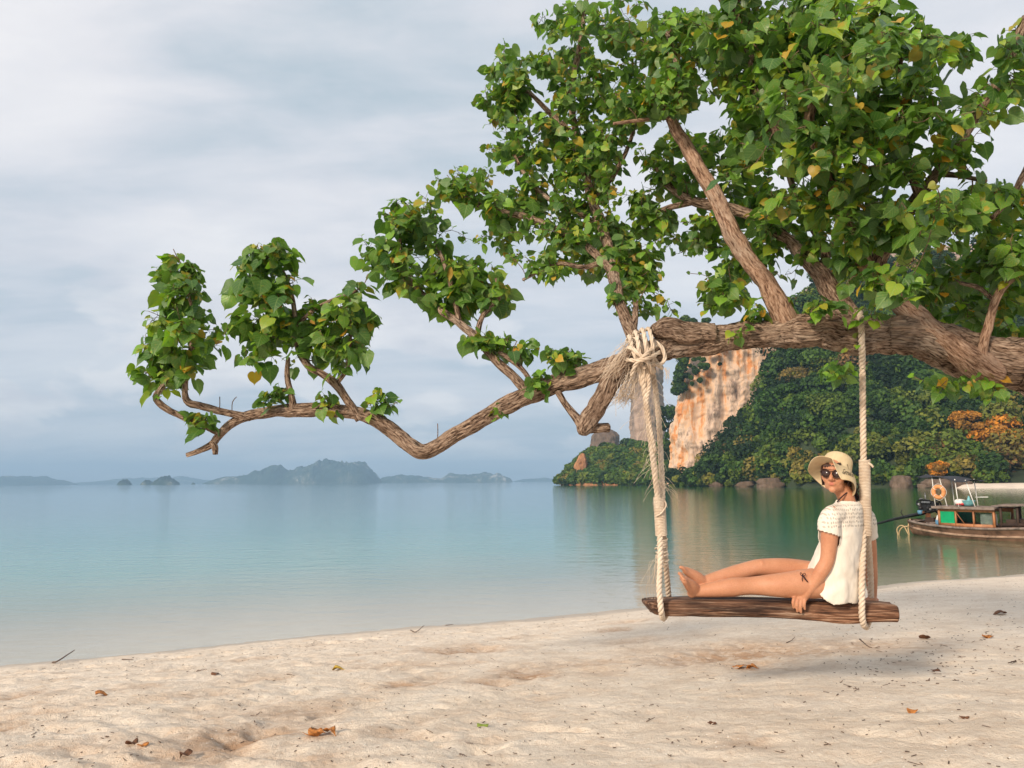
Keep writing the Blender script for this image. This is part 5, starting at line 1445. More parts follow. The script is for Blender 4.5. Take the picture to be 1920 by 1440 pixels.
# open neckline, sleeve ends and hem
pj = project(v)
def half(p, nrm): return (v - p) @ norm(np.asarray(nrm, float))
kill = (half(PX(1588, 938), [.05, -.05, 1]) > 0)
slv = half(PX(1556, 1001, -.14), np.array(elL) - np.array(shL) + np.array([-.05, 0, 0])) > 0
kill |= slv & (np.linalg.norm(v - PX(1554, 1012, -.14), axis=1) < .088) & ((v - PX(1577, 1008)) @ lat < -.180)
slv = half(PX(1627, 1006, .15), PX(1632, 1050, .19) - PX(1620, 972, .11)) > 0
kill |= slv & (np.linalg.norm(v - PX(1628, 1016, .155), axis=1) < .082)
front = np.clip((a2 - .02) / .13, 0, 1)
hemz = PX(1580, 1125)[2] + front ** 1.3 * 0.125 + 0.004 * np.sin(a1 * 40)
kill |= v[:, 2] < hemz
import bmesh
bm = bmesh.new(); bm.from_mesh(me); bm.verts.ensure_lookup_table()
bmesh.ops.delete(bm, geom=[bm.verts[i] for i in np.nonzero(kill)[0]], context='VERTS')
for f in bm.faces: f.smooth = True
bm.to_mesh(me); bm.free()
me.materials.clear()
SHIRT = obj('shirt', me, shirt_material(), PERSON)
sm = SHIRT.modifiers.new('thickness', 'SOLIDIFY'); sm.thickness = 0.003; sm.offset = 1.0

# swimwear: strap behind the neck, bow at the hip, dark bottom
M['dark_cloth'] = simple('dark_cloth', (0.035, 0.012, 0.014), 0.8, 0.2, 30)
BODY = Geo()
g = Geo(); g.tube(spline([PX(1570, 941, -.045), PX(1576, 934, -.06), PX(1585, 926, -.055), PX(1594, 921, -.01), PX(1597, 923, .04)], 0.006), 0.0042, 8)
g.build('neck_strap', M['dark_cloth'], PERSON)
g = Geo()
bx = PX(1505, 1079, -.150)
for (dx, dz) in ((-.016, .013), (.014, .009)):
    th = np.linspace(0, 2 * math.pi, 14)
    g.tube(np.array([bx + np.array([dx * (1 - math.cos(t)) / 2, -.006 * math.sin(t / 2), dz * (1 - math.cos(t)) / 2 + .008 * math.sin(t)]) for t in th]), 0.002, 6)
g.tube([bx, bx + np.array([-.006, -.004, -.02]), bx + np.array([-.002, 0, -.033])], 0.002, 6)
g.tube([bx, bx + np.array([.008, -.004, -.018]), bx + np.array([.014, 0, -.026])], 0.002, 6)
g.ellipsoid(bx, (.006, .006, .006)); g.tube(spline([bx, PX(1509, 1084, -.162), PX(1514, 1091, -.163)], .006), .004, 6)
g.build('bikini_bow', M['dark_cloth'], PERSON)

# hair: fringe under the brim and a tail at the nape
def hair_material():
    m, t = material('hair')
    pos = t.n('ShaderNodeNewGeometry').outputs['Position']
    n = t.noise(t.vmap(pos, (260, 260, 30)), 1.0, 3, 0.6)
    principled(t, Base_Color=t.ramp(n, [(0.3, (0.018, 0.008, 0.006)), (0.7, (0.075, 0.032, 0.02))]), Roughness=0.45, Normal=bump(t, n, 0.7, 0.003))
    return m
g = Geo()
hairrng = np.random.default_rng(4)
g.ellipsoid(H(0, -.026, .014), (.079, .088, .084), HA, 28, 20)
hv = g.v[0]; rl = (hv - HC) @ HA.T
sh = np.clip((rl[:, 1] - .035) / .02, 0, 1) * np.clip((.045 - rl[:, 2]) / .02, 0, 1)
g.v[0] = hv - hf * (sh * .07)[:, None]
g.at[0] = g.v[0]
for k in range(26):     # fringe
    r = -.045 + .085 * k / 25
    g.tube(spline([H(r * .8, .040, .068), H(r * .95, .068, .056), H(r + .012, .082, .034 + .010 * hairrng.random())], .008), [.008, .007, .006, .005, .004, .003, .002, .0015][:1] * 1 + [.005] if False else .0042, 6)
for k in range(46):     # tail at the nape
    a = hairrng.normal(0, .016, 3)
    b = hairrng.normal(0, .012, 3)
    g.tube(spline([H(.02, -.09, -.01) + a, PX(1597, 916, .04) + a, PX(1600, 926, .05) + b, PX(1603, 936, .04) + b * 1.5], .01), .0045, 5)
for s in (1, -1):
    for k in range(14):
        g.tube(spline([H(s * .07, .02 - .004 * k, .06), H(s * .079, .012 - .005 * k, .01), H(s * .074, -.01 - .005 * k, -.05 - .02 * hairrng.random())], .01), .004, 5)
g.build('hair', hair_material(), PERSON)

# sunglasses
M['lens'] = simple('lens', (0.035, 0.016, 0.014), 0.18, 0.1, 10, 0.0, 0.8, 0.0)
M['frame'] = simple('glasses_frame', (0.05, 0.025, 0.015), 0.35, 0.1, 30, 0.3, 0.6, 0.0)
SG = Geo()
th = np.linspace(0, 2 * math.pi, 28)
def lens_pt(s, t, k=1.0):
    x = s * .0335 + .0285 * k * math.cos(t) * (1 + .06 * math.sin(t)); u = -.002 + .0245 * k * math.sin(t) - .004 * math.cos(t) * s * -1
    return H(x, .1005 - 2.6 * (x * x), u)
for s in (-1, 1):
    SG.tube(np.array([lens_pt(s, t) for t in th]), .0022, 6)
SG.tube(spline([lens_pt(-1, .6), H(0, .107, .010), lens_pt(1, math.pi - .6)], .004), .002, 6)
SG.tube(spline([lens_pt(-1, 1.2), H(0, .106, .019), lens_pt(1, math.pi - 1.2)], .004), .0016, 6)
for s in (-1, 1):
    SG.tube(spline([lens_pt(s, .25 if s > 0 else math.pi - .25), H(s * .074, .06, .006), H(s * .08, -.01, .0)], .006), .002, 6)
GL = SG.build('sunglasses', M['frame'], PERSON)
for s in (-1, 1):
    g = Geo()
    rim = np.array([lens_pt(s, t, .97) for t in th[:-1]]); c = rim.mean(0) + hf * .003
    g.add(np.concatenate([rim, [c], rim - hf * .002, [c - hf * .002]]), [[[27, i, (i + 1) % 27] for i in range(27)], [[55, 28 + (i + 1) % 27, 28 + i] for i in range(27)], [[i, 28 + i, 28 + (i + 1) % 27, (i + 1) % 27] for i in range(27)]])
    g.build('lens', M['lens'], GL)

# straw sun hat with a wavy brim
def straw_material():
    m, t = material('straw')
    co = t.n('ShaderNodeAttribute', _attribute_name='tubeco').outputs['Vector']
    w1 = t.n('ShaderNodeTexWave', Vector=co, Scale=40.0, Distortion=1.2, Detail=2.0, _bands_direction='X').outputs['Fac']
    w2 = t.n('ShaderNodeTexWave', Vector=co, Scale=55.0, Distortion=0.6, Detail=2.0, _bands_direction='Y').outputs['Fac']
    n = t.noise(co, 18, 4, 0.6)
    h = t.math('MULTIPLY', w1, w2)
    c = t.ramp(n, [(0.3, (0.70, 0.55, 0.33)), (0.7, (0.84, 0.70, 0.46))])
    c = t.mix(t.math('MULTIPLY', h, 0.25), c, (0.40, 0.27, 0.14))
    p = principled(t, False, Base_Color=c, Roughness=0.8, Specular_IOR_Level=0.2, Normal=bump(t, h, 0.4, 0.003))
    tr = t.n('ShaderNodeBsdfTranslucent', Color=(0.7, 0.45, 0.2, 1))
    t.link(t.n('ShaderNodeMixShader', i0=0.16, i1=p.outputs[0], i2=tr.outputs[0]).outputs[0], t.out.inputs[0])
    return m
ha = norm(hu * .90 - hf * .42 + hr * -.10); hfor = norm(hf - ha * (hf @ ha)); hrt = np.cross(hfor, ha)
HB = H(0, -.024, .036)
def hat_pt(az, s):
    """az: 0 = over the face, grows towards her left; s 0..1 crown from its top down, 1..2 brim"""
    d = hfor * math.cos(az) - hrt * math.sin(az)
    if s <= 1:
        q = s
        r = .089 * min(1, (1 - (1 - min(q / .55, 1)) ** 2) ** .5 * (.86 + .14 * q) + .0)
        z = .084 - .084 * max(0, (q - .28) / .72) ** 1.15 - .012 * q
        return HB + d * r + ha * (z + .004 * math.sin(az * 3 + 1) * q)
    q = s - 1
    wdt = .089 + .012 * math.sin(az * 2 + .8) + .018 * max(0, math.sin(az - .5)) ** 2
    s_, c_ = math.sin(az), math.cos(az)
    drop = .16 + (1.45 * min(1, max(0, (az - .06) / .5)) ** .8 * (1 if az < 2.2 else max(0, (3.14159 - az) / .94)) if s_ > 0 else .30 * abs(s_) ** 1.5) + (.75 * c_ * c_ if c_ < 0 else 0) * (1 - .5 * abs(s_))
    drop += .16 * math.sin(4 * az + .5)
    r = .089 + wdt * (q * math.cos(math.atan(drop) * (.45 + .55 * q)) )
    z = -.012 - wdt * drop * (.55 * q + .30 * q * q) * .8
    return HB + d * r + ha * z
na, ns = 96, 44
V, CO = [], []
ss = np.concatenate([np.linspace(0.002, 1, 22), np.linspace(1, 2, 23)[1:]])
for s in ss:
    for k in range(na):
        az = 2 * math.pi * k / na
        V.append(hat_pt(az, s)); CO.append((az * .16, s * .1, 0))
ns = len(ss)
i = np.arange(ns - 1)[:, None] * na; j = np.arange(na)[None, :]; j2 = (j + 1) % na
q = np.stack([i + j, i + na + j, i + na + j2, i + j2], -1).reshape(-1, 4)
HAT = obj('hat', mesh_np('hat', np.array(V), [q, [[0, *range(1, na)]] if False else np.stack([np.zeros(na - 2, int), np.arange(1, na - 1), np.arange(2, na)], 1)], {'tubeco': np.array(CO)}), straw_material(), PERSON)
sm = HAT.modifiers.new('thickness', 'SOLIDIFY'); sm.thickness = 0.003; sm.offset = -1.0
# lettering on the brim at the side
fc = bpy.data.curves.new('lettering', 'FONT'); fc.body = 'Smile'; fc.shear = 0.35; fc.size = 1.0; fc.resolution_u = 3
tmp = bpy.data.objects.new('lettering_raw', fc); COL.objects.link(tmp)
dg = bpy.context.evaluated_depsgraph_get(); dg.update()
lm = bpy.data.meshes.new_from_object(tmp.evaluated_get(dg)); bpy.data.objects.remove(tmp)
lv = np.zeros(len(lm.vertices) * 3); lm.vertices.foreach_get('co', lv); lv = lv.reshape(-1, 3)
LET_AZ, LET_S = R(27), 1.6
new = []
for x, y, z in lv:
    az = LET_AZ + x * .044 / .165; s = LET_S - (y - .35) * .46
    p = np.array(hat_pt(az, s)); e = 1e-3
    nn = norm(np.cross(np.array(hat_pt(az + e, s)) - p, np.array(hat_pt(az, s + e)) - p))
    if nn @ ha < 0: nn = -nn
    new.append(p + nn * .0065)
lm.vertices.foreach_set('co', np.array(new, np.float32).ravel()); lm.update()
lm.materials.clear()
M['ink'] = simple('black_thread', (0.02, 0.015, 0.013), 0.8, 0.1, 50)
LT = obj('lettering', lm, M['ink'], HAT)
# ------------------------------------------------------------------ the moored longtail boat
M['hull'] = simple('old_hull_wood', (0.15, 0.085, 0.055), 0.75, 0.5, 2.5, 0, 0.3, 0.6, 0.01)
M['hull_worn'] = simple('worn_hull_paint', (0.30, 0.20, 0.14), 0.8, 0.45, 3.0, 0, 0.3, 0.6, 0.01)
M['varnish'] = simple('varnished_wood', (0.36, 0.15, 0.06), 0.5, 0.35, 4.0, 0, 0.5, 0.3)
M['grey_wood'] = simple('grey_wood', (0.20, 0.155, 0.13), 0.8, 0.4, 5.0)
M['dark_wood'] = simple('dark_wood', (0.05, 0.03, 0.022), 0.7, 0.35, 5.0)
M['green_paint'] = simple('green_paint', (0.0, 0.30, 0.12), 0.5, 0.1, 3.0)
M['black_steel'] = simple('black_steel', (0.022, 0.022, 0.024), 0.5, 0.4, 9.0, 0.5)
M['grey_steel'] = simple('grey_steel', (0.22, 0.22, 0.23), 0.45, 0.4, 9.0, 0.7)
M['rust'] = simple('rusty_steel', (0.17, 0.07, 0.035), 0.8, 0.5, 12.0, 0.2)
M['white_paint'] = simple('white_paint', (0.72, 0.70, 0.66), 0.5, 0.12, 6.0)
M['blue_paint'] = simple('blue_paint', (0.10, 0.24, 0.38), 0.5, 0.2, 6.0)
M['tarp'] = simple('black_tarpaulin', (0.026, 0.027, 0.034), 0.75, 0.3, 3.0)
M['ring'] = simple('faded_orange_foam', (0.66, 0.27, 0.10), 0.7, 0.15, 6.0)
M['tan_rope'] = simple('tan_rope', (0.46, 0.33, 0.18), 0.9, 0.25, 20.0)
M['cyan'] = simple('cyan_plastic', (0.16, 0.40, 0.43), 0.4, 0.15, 6.0)
M['red'] = simple('red_plastic', (0.55, 0.045, 0.05), 0.5, 0.15, 6.0)
def pane_material():
    m, t = material('window_pane')
    g = t.n('ShaderNodeBsdfGlass', Color=(0.75, 0.8, 0.78, 1), Roughness=0.03, IOR=1.2)
    t.link(g.outputs[0], t.out.inputs[0])
    return m
M['pane'] = pane_material()

b0 = hit(1698, 1003, SEA_Z); b1 = hit(1920, 1016, SEA_Z)
bf = norm(np.array([b1[0] - b0[0], b1[1] - b0[1], 0])); bs = np.array([bf[1], -bf[0], 0])     # forward; side towards the camera
BO = b0 - bs * 0.62 + bf * 0.05
Bp = lambda x, y, z: BO + bf * x + bs * y + np.array([0, 0, z])
BR = np.stack([bf, bs, [0, 0, 1]], 1)
BOAT = empty('longtail_boat', (BO[0], BO[1], SEA_Z))
tag(BOAT, 'old wooden longtail boat with a varnished cabin moored in the bay', 'boat')

XS = np.array([0, .5, 1.2, 2.2, 3.4, 4.8, 6.2, 7.4, 8.4, 9.2])
HB_ = np.array([.42, .60, .74, .82, .86, .84, .70, .48, .22, .06])
SH = np.array([.54, .47, .41, .37, .38, .46, .66, .98, 1.4, 1.95])
KE = np.array([-.02, -.10, -.18, -.25, -.28, -.26, -.15, .12, .6, 1.35])
def hull():
    xs = np.linspace(0, 9.2, 70)
    hb, sh, ke = (np.interp(xs, XS, a) for a in (HB_, SH, KE))
    prof = [(0, 0), (.38, .04), (.66, .16), (.82, .38), (.92, .66), (1.0, 1.0), (1.03, 1.02), (1.03, 1.10), (.93, 1.10), (.90, .82)]
    ring = [(s * a, b) for s in (1,) for a, b in prof]
    V = []
    full = [(a, b) for a, b in prof[::-1]] + [(-a, b) for a, b in prof[1:]]
    for x, h, s, k in zip(xs, hb, sh, ke):
        for a, b in full:
            V.append(Bp(x - .06 * b * (x < .3), a * h, k + (s - k) * b))
    n = len(full); m = len(xs)
    i = np.arange(m - 1)[:, None] * n; j = np.arange(n - 1)[None, :]
    q = np.stack([i + j, i + j + 1, i + n + j + 1, i + n + j], -1).reshape(-1, 4)
    caps = [[0 + t, 0 + t + 1, n - 2 - t, n - 1 - t] for t in range(n // 2 - 1)]
    return np.array(V), [q, np.array(caps)]
v, f = hull()
HULL = obj('hull', mesh_np('hull', v, f, None, True), M['hull'], BOAT)
sm = HULL.modifiers.new('thickness', 'SOLIDIFY'); sm.thickness = 0.03
xs = np.linspace(0.02, 9.0, 60)
for w0, w1, name, mat, dy in ((.97, 1.09, 'rub_rail', 'grey_wood', .045), (.52, .70, 'hull_strake', 'hull_worn', .012)):
    g = Geo()
    for s in (1, -1):
        hb, sh, ke = (np.interp(xs, XS, a) for a in (HB_, SH, KE))
        k = (w0 + w1) / 2
        a = np.interp(k, [0, .04, .16, .38, .66, 1.0], [0, .38, .66, .82, .92, 1.0])
        P = np.array([Bp(x, s * (h * a + dy * .5), kk + (ss - kk) * k) for x, h, ss, kk in zip(xs, hb, sh, ke)])
        g.tube(P, .045 if name == 'rub_rail' else .05, 8, None, True, .45 if name != 'rub_rail' else .8)
    g.build(name, M[mat], HULL)
g = Geo()
for k in range(6):
    y = -.5 + k * .2
    g.bar(Bp(.15, y * .8, .36), Bp(4.6, y * 1.15, .30), .18, .025)
g.build('deck', M['grey_wood'], BOAT)
# stern clutter
g = Geo()
g.bar(Bp(.25, -.3, .56), Bp(.25, .5, .56), .06, .07); g.bar(Bp(.75, .45, .50), Bp(1.25, .55, .44), .05); g.bar(Bp(.9, -.4, .5), Bp(.95, .5, .5), .07)
g.build('stern_beam', M['grey_wood'], BOAT)
# cabin
CAB = empty('cabin', tuple(Bp(2.4, 0, .36)))
CAB.parent = BOAT; CAB.matrix_parent_inverse = PARENT_INV[BOAT.name]
cw = .60
x0, x1, z0, z1 = 1.36, 3.50, .40, 1.12
for s in (1, -1):
    g = Geo()
    g.bar(Bp(x0, s * cw, z0 + .06), Bp(x1, s * cw, z0 + .06), .05, .16)
    g.bar(Bp(x0, s * cw, z1 - .07), Bp(x1, s * cw, z1 - .07), .052, .15)
    for x in (x0 + .04, 2.04, 2.72, x1 - .04):
        g.bar(Bp(x, s * cw, z0), Bp(x, s * cw, z1), .08 if x < 2 or x > 3 else .06)
    g.bar(Bp(2.06, s * (cw + .035), z1 - .14), Bp(2.38, s * (cw + .035), z0 + .14), .022)
    g.build('side_frame', M['varnish'], CAB)
    for a, b in ((2.09, 2.67), (2.76, 3.40)):
        Geo().box(Bp((a + b) / 2, s * (cw - .005), (z0 + z1) / 2), (b - a, .008, z1 - z0 - .26), BR).build('window_pane', M['pane'], CAB, False)
    o = Geo().box(Bp(1.72, s * cw, (z0 + z1) / 2), (.54, .02, z1 - z0 - .26), BR).build('wall_panel', M['green_paint'], CAB, False)
    o['label'] = 'bright green wall panel'
g = Geo(); g.box(Bp(x0, 0, .62), (.04, 1.1, .44), BR); g.box(Bp(2.42, 0, .45), (2.05, 1.05, .12), BR); g.build('cabin_inside', M['dark_wood'], CAB, False)
g = Geo(); g.box(Bp(3.1, .3, .70), (.45, .3, .4), BR).build('locker', M['white_paint'], CAB, False)
for k in range(7):
    y = -.66 + k * .22
    Geo().bar(Bp(x0 - .14, y, 1.175 - .03 * abs(k - 3) / 3), Bp(x1 + .12, y, 1.165 - .03 * abs(k - 3) / 3), .205, .035).build('roof_plank', M['grey_wood'], CAB, False)
g = Geo(); g.bar(Bp(x0 - .14, .78, 1.125), Bp(x1 + .1, .78, 1.12), .04, .09); g.bar(Bp(x0 - .14, -.78, 1.125), Bp(x1 + .1, -.78, 1.12), .04, .09); g.build('roof_edge', M['grey_wood'], CAB, False)
# fore shelter
g = Geo()
for x in (3.72, 4.3, 5.0, 5.7):
    for s in (1, -1):
        g.bar(Bp(x, s * .62, .42), Bp(x, s * .62, 1.2), .07)
for s in (1, -1):
    g.bar(Bp(3.65, s * .62, .55), Bp(5.7, s * .62, .62), .05, .12)
g.build('shelter_frame', M['dark_wood'], BOAT)
g = Geo()
for k in range(7):
    y = -.69 + k * .23
    g.bar(Bp(3.5, y, 1.27 - .04 * abs(k - 3) / 3), Bp(5.9, y, 1.31 - .04 * abs(k - 3) / 3), .215, .03)
g.build('shelter_roof', M['grey_wood'], BOAT, False)
g = Geo(); g.box(Bp(4.6, 0, .62), (1.6, .9, .25), BR); g.build('bench', M['dark_wood'], BOAT, False)
# awning on poles
V, n = [], 24
for i in range(n):
    for j in range(13):
        u, w = i / (n - 1), j / 12
        V.append(Bp(.62 + 1.95 * u, -.75 + 1.5 * w, 2.36 - .20 * u - .05 * abs(2 * w - 1) - .035 * math.sin(u * math.pi * 3) - .03 * math.sin(w * 9 + u * 5)))
i = np.arange(n - 1)[:, None] * 13; j = np.arange(12)[None, :]
q = np.stack([i + j, i + j + 1, i + 14 + j, i + 13 + j], -1).reshape(-1, 4)
AW = obj('awning', mesh_np('awning', np.array(V), [q]), M['tarp'], BOAT)
sm = AW.modifiers.new('thickness', 'SOLIDIFY'); sm.thickness = 0.012
for (x, t, y) in ((1.28, 1.22, .62), (1.75, 1.52, .62), (2.20, 2.12, .62), (1.28, 1.22, -.62), (2.2, 2.12, -.62), (2.75, 2.45, .5)):
    g = Geo(); g.tube([Bp(x, y, 1.16), Bp(t, y, 2.30 - .1 * t + .1)], .017, 8); g.build('awning_pole', M['white_paint'], BOAT)
g = Geo(); g.tube([Bp(2.78, .5, 1.52), Bp(3.25, .5, 1.53)], .014, 6); g.build('awning_pole', M['white_paint'], BOAT)
# engine on its swivel, with the long tail shaft
ENG = empty('engine', tuple(Bp(.6, 0, .56))); ENG.parent = BOAT; ENG.matrix_parent_inverse = PARENT_INV[BOAT.name]
g = Geo()
g.box(Bp(.62, 0, 1.08), (.52, .34, .26), BR); g.box(Bp(.55, 0, 1.27), (.42, .22, .14), BR); g.box(Bp(.88, 0, 1.12), (.10, .36, .34), BR)
for k in range(4):
    g.tube([Bp(.42 + .11 * k, .13, 1.18), Bp(.40 + .11 * k, .20, 1.26), Bp(.40 + .11 * k, .17, 1.36)], .028, 8)
g.tube(spline([Bp(.3, .15, 1.2), Bp(.24, .2, 1.3), Bp(.45, .22, 1.38), Bp(.8, .2, 1.36)], .04), .03, 8)
g.ellipsoid(Bp(.36, .16, 1.06), (.09, .09, .1)); g.ellipsoid(Bp(.70, .18, 1.06), (.08, .06, .08)); g.ellipsoid(Bp(.2, .02, 1.2), (.1, .1, .08))
g.build('engine_block', M['black_steel'], ENG, False)
Geo().tube([Bp(.52, .05, 1.30), Bp(.52, .05, 1.66)], .022, 8).build('exhaust_pipe', M['grey_steel'], ENG)
Geo().tube([Bp(.38, .1, 1.3), Bp(.30, .1, 1.42), Bp(.42, .1, 1.44)], .02, 8).build('intake_pipe', M['grey_steel'], ENG)
Geo().box(Bp(.62, .19, 1.29), (.34, .06, .07), BR).build('valve_cover', M['grey_steel'], ENG, False)
Geo().ellipsoid(Bp(.34, .2, 1.20), (.07, .05, .07)).build('alternator', M['grey_steel'], ENG)
Geo().ellipsoid(Bp(.8, .2, 1.02), (.05, .03, .05)).build('starter', M['grey_steel'], ENG)
th = np.linspace(0, 2 * math.pi, 25)
g = Geo(); g.tube(np.array([Bp(.97, .24 * math.cos(t), 1.12 + .24 * math.sin(t)) for t in th]), .03, 8); g.tube([Bp(.9, 0, 1.12), Bp(1.02, 0, 1.12)], .1, 12); g.build('flywheel', M['black_steel'], ENG)
g = Geo(); g.tube([Bp(1.15, .02, 1.04), Bp(.3, .02, .84), Bp(-.9, .0, .58), Bp(-2.4, -.05, .18), Bp(-3.2, -.08, -.05)], [.06, .075, .055, .04, .035], 10); g.tube([Bp(.9, .1, .98), Bp(-.4, .1, .66)], .03, 8); g.tube([Bp(-.5, .0, .68), Bp(-.62, 0, .84), Bp(-.56, 0, .96)], .022, 6)
g.build('propeller_shaft', M['black_steel'], ENG)
g = Geo(); g.bar(Bp(.55, 0, .38), Bp(.55, 0, .95), .14); g.bar(Bp(.45, -.2, .9), Bp(.45, .2, .9), .08); g.build('swivel_post', M['rust'], ENG, False)
g = Geo(); g.tube([Bp(.35, .16, .84), Bp(.35, .2, .96)], .1, 12); g.build('fuel_filter', M['blue_paint'], ENG)
g = Geo(); g.tube([Bp(.85, .12, 1.12), Bp(1.1, .2, 1.14), Bp(1.55, .25, 1.2)], .02, 8); g.build('tiller', M['grey_steel'], ENG)
g = Geo(); g.tube([Bp(1.16, .25, .36), Bp(1.16, .25, .62)], .14, 14); g.build('fuel_drum', M['blue_paint'], BOAT)
g = Geo(); g.tube([Bp(1.16, .25, .62), Bp(1.16, .25, .80)], [.13, .07], 14); g.build('drum_lid', M['white_paint'], BOAT)
g = Geo(); g.box(Bp(.75, .1, .52), (.34, .3, .36), BR); g.build('battery_box', M['dark_wood'], BOAT, False)
g = Geo()
g.tube(spline([Bp(-.02, .3, .62), Bp(-.05, .42, .3), Bp(-.02, .42, -.1)], .03), .028, 7)
g.tube(spline([Bp(0, .5, .34), Bp(-.2, .55, .30), Bp(-.36, .55, .12), Bp(-.40, .55, -.1)], .03), .022, 7)
g.tube(spline([Bp(-.40, .55, -.1), Bp(-.43, .6, .18), Bp(-.30, .6, .34), Bp(-.12, .6, .34), Bp(.0, .6, .14), Bp(.08, .55, -.1)], .03), .022, 7)
g.build('mooring_rope', M['tan_rope'], BOAT)

# things carried on the boat
g = Geo(); c = Bp(1.50, .70, 1.70)
th = np.linspace(0, 2 * math.pi, 41)
g.tube(np.array([c + bf * .205 * math.cos(t) + np.array([0, 0, .205 * math.sin(t)]) for t in th]), .078, 14)
RING = empty('life_ring', tuple(c - np.array([0, 0, .28])))
tag(RING, 'faded orange life ring hanging under the black awning of the boat', 'life ring')
g.build('ring_body', M['ring'], RING)
g = Geo()
for q in range(4):
    t = math.pi / 4 + q * math.pi / 2
    e1 = bf * math.cos(t) + np.array([0, 0, math.sin(t)])
    g.tube(np.array([c + e1 * (.205 + .083 * math.cos(a)) + bs * .083 * math.sin(a) for a in np.linspace(0, 2 * math.pi, 17)]), .008, 6)
g.tube(np.array([c + (bf * math.cos(t) + np.array([0, 0, math.sin(t)])) * (.30 + .012 * math.cos(4 * t)) for t in th]), .007, 6)
g.build('grab_line', M['white_paint'], RING)
c = Bp(2.42, .35, 1.20)
BAS = empty('basin', tuple(c)); tag(BAS, 'pale cyan plastic basin upside of the boat cabin roof', 'basin')
BAS['label'] = 'pale cyan plastic basin standing on the boat cabin roof'
pr = [(.0, .0), (.14, .0), (.19, .09), (.225, .19), (.24, .195), (.24, .18)]
V = np.array([c + bf * r * math.cos(a) + bs * r * math.sin(a) + np.array([0, 0, z]) for r, z in pr for a in th[:-1]])
i = np.arange(5)[:, None] * 40; j = np.arange(40)[None, :]
o = obj('bowl', mesh_np('bowl', V, [np.stack([i + j, i + (j + 1) % 40, i + 40 + (j + 1) % 40, i + 40 + j], -1).reshape(-1, 4)]), M['cyan'], BAS)
sm = o.modifiers.new('thickness', 'SOLIDIFY'); sm.thickness = 0.008
g = Geo(); g.tube([c + np.array([0, 0, .05]), c + np.array([.02, 0, .26]), c + np.array([.02, 0, .36])], [.10, .05, .02], 12); g.build('scoop', M['cyan'], BAS)
c = Bp(2.16, .45, 1.22)
HLM = empty('bundle', tuple(c)); tag(HLM, 'red and white cloth bundle on the boat cabin roof next to the basin', 'bundle')
g = Geo(); g.ellipsoid(c + np.array([0, 0, .10]), (.21, .16, .13)); v = g.v[0]; g.v[0] = c + (v - c) * (1 + .12 * fbm(v[:, 0] * 9, v[:, 1] * 9, v[:, 2] * 9, 3, 2))[:, None]; g.build('cloth', M['white_paint'], HLM)
g = Geo(); g.ellipsoid(c + np.array([.08, -.08, .05]), (.16, .10, .07)); g.ellipsoid(c + np.array([-.1, -.06, .04]), (.08, .08, .04)); g.build('red_cloth', M['red'], HLM)

# ------------------------------------------------------------------ what lies on the sand
M['dry_leaf'] = simple('dry_leaf', (0.42, 0.16, 0.035), 0.7, 0.5, 60.0)
M['yellow_leaf'] = simple('yellow_leaf', (0.52, 0.33, 0.03), 0.6, 0.3, 60.0)
M['green_leaf'] = simple('fresh_leaf', (0.20, 0.26, 0.03), 0.5, 0.3, 60.0)
M['brown_leaf'] = simple('brown_leaf', (0.13, 0.055, 0.025), 0.75, 0.4, 60.0)
M['stick'] = simple('dead_stick', (0.13, 0.085, 0.06), 0.85, 0.4, 40.0)
lr = np.random.default_rng(14)
GL_ = 'single leaves fallen on the sand'
def fallen_leaf(px, py, size, mat, label, k=0):
    p = on_sand(px, py)
    v, f, co = TEMPL[k % len(TEMPL)]
    v = v.copy(); v[:, 2] = v[:, 2] * 1.3 + 0.35 * np.abs(v[:, 0]) * (1 if k % 2 else .6) + .12 * np.sin(v[:, 1] * 5 + k)
    a = lr.uniform(0, 6.28)
    t = lr.uniform(.1, .45)
    ca, sa = math.cos(a), math.sin(a)
    rot = np.array([[ca, -sa, 0], [sa, ca, 0], [0, 0, 1]]) @ np.array([[1, 0, 0], [0, math.cos(t), -math.sin(t)], [0, math.sin(t), math.cos(t)]])
    w = (v - [0, .45, 0]) @ rot.T * size * .8
    w[:, 2] -= w[:, 2].min() + .006
    o = obj('fallen_leaf', mesh_np('fallen_leaf', w, [f]), M[mat]); o.location = p
    sm = o.modifiers.new('thickness', 'SOLIDIFY'); sm.thickness = 0.0015
    tag(o, label, 'leaf', GL_)
fallen_leaf(193, 1305, .11, 'dry_leaf', 'curled orange leaf lying alone on the left of the beach below the stick', 1)
fallen_leaf(593, 1380, .13, 'dry_leaf', 'bright orange curled leaf at the edge of the scuffed hollow in front', 3)
fallen_leaf(620, 1377, .09, 'dry_leaf', 'smaller rusty leaf tucked against the bright orange curled leaf', 5)
fallen_leaf(634, 1257, .12, 'yellow_leaf', 'flat yellow leaf on the sand left of the deep footprints', 0)
fallen_leaf(904, 1362, .08, 'green_leaf', 'small yellow green leaf in the middle of the bare foreground sand', 2)
fallen_leaf(1390, 1252, .13, 'dry_leaf', 'brown orange leaf in the hollow under the swing', 4)
fallen_leaf(1412, 1255, .10, 'dry_leaf', 'dark rusty leaf touching the one in the hollow under the swing', 6)
fallen_leaf(1710, 1337, .07, 'dry_leaf', 'small red brown leaf alone on the smooth sand at right', 7)
fallen_leaf(1872, 1152, .14, 'brown_leaf', 'brown leaf near the right edge of the beach beyond the swing', 1)
fallen_leaf(1850, 1196, .12, 'dry_leaf', 'curled tan leaf below the brown one at the right edge', 3)
fallen_leaf(1735, 1198, .12, 'brown_leaf', 'long dark leaf on the sand right of the log seat', 4)
fallen_leaf(1758, 1259, .08, 'brown_leaf', 'dark brown leaf in the shaded sand right of the swing', 2)
fallen_leaf(250, 1396, .08, 'brown_leaf', 'crumpled dark leaf in the near left foreground', 6)
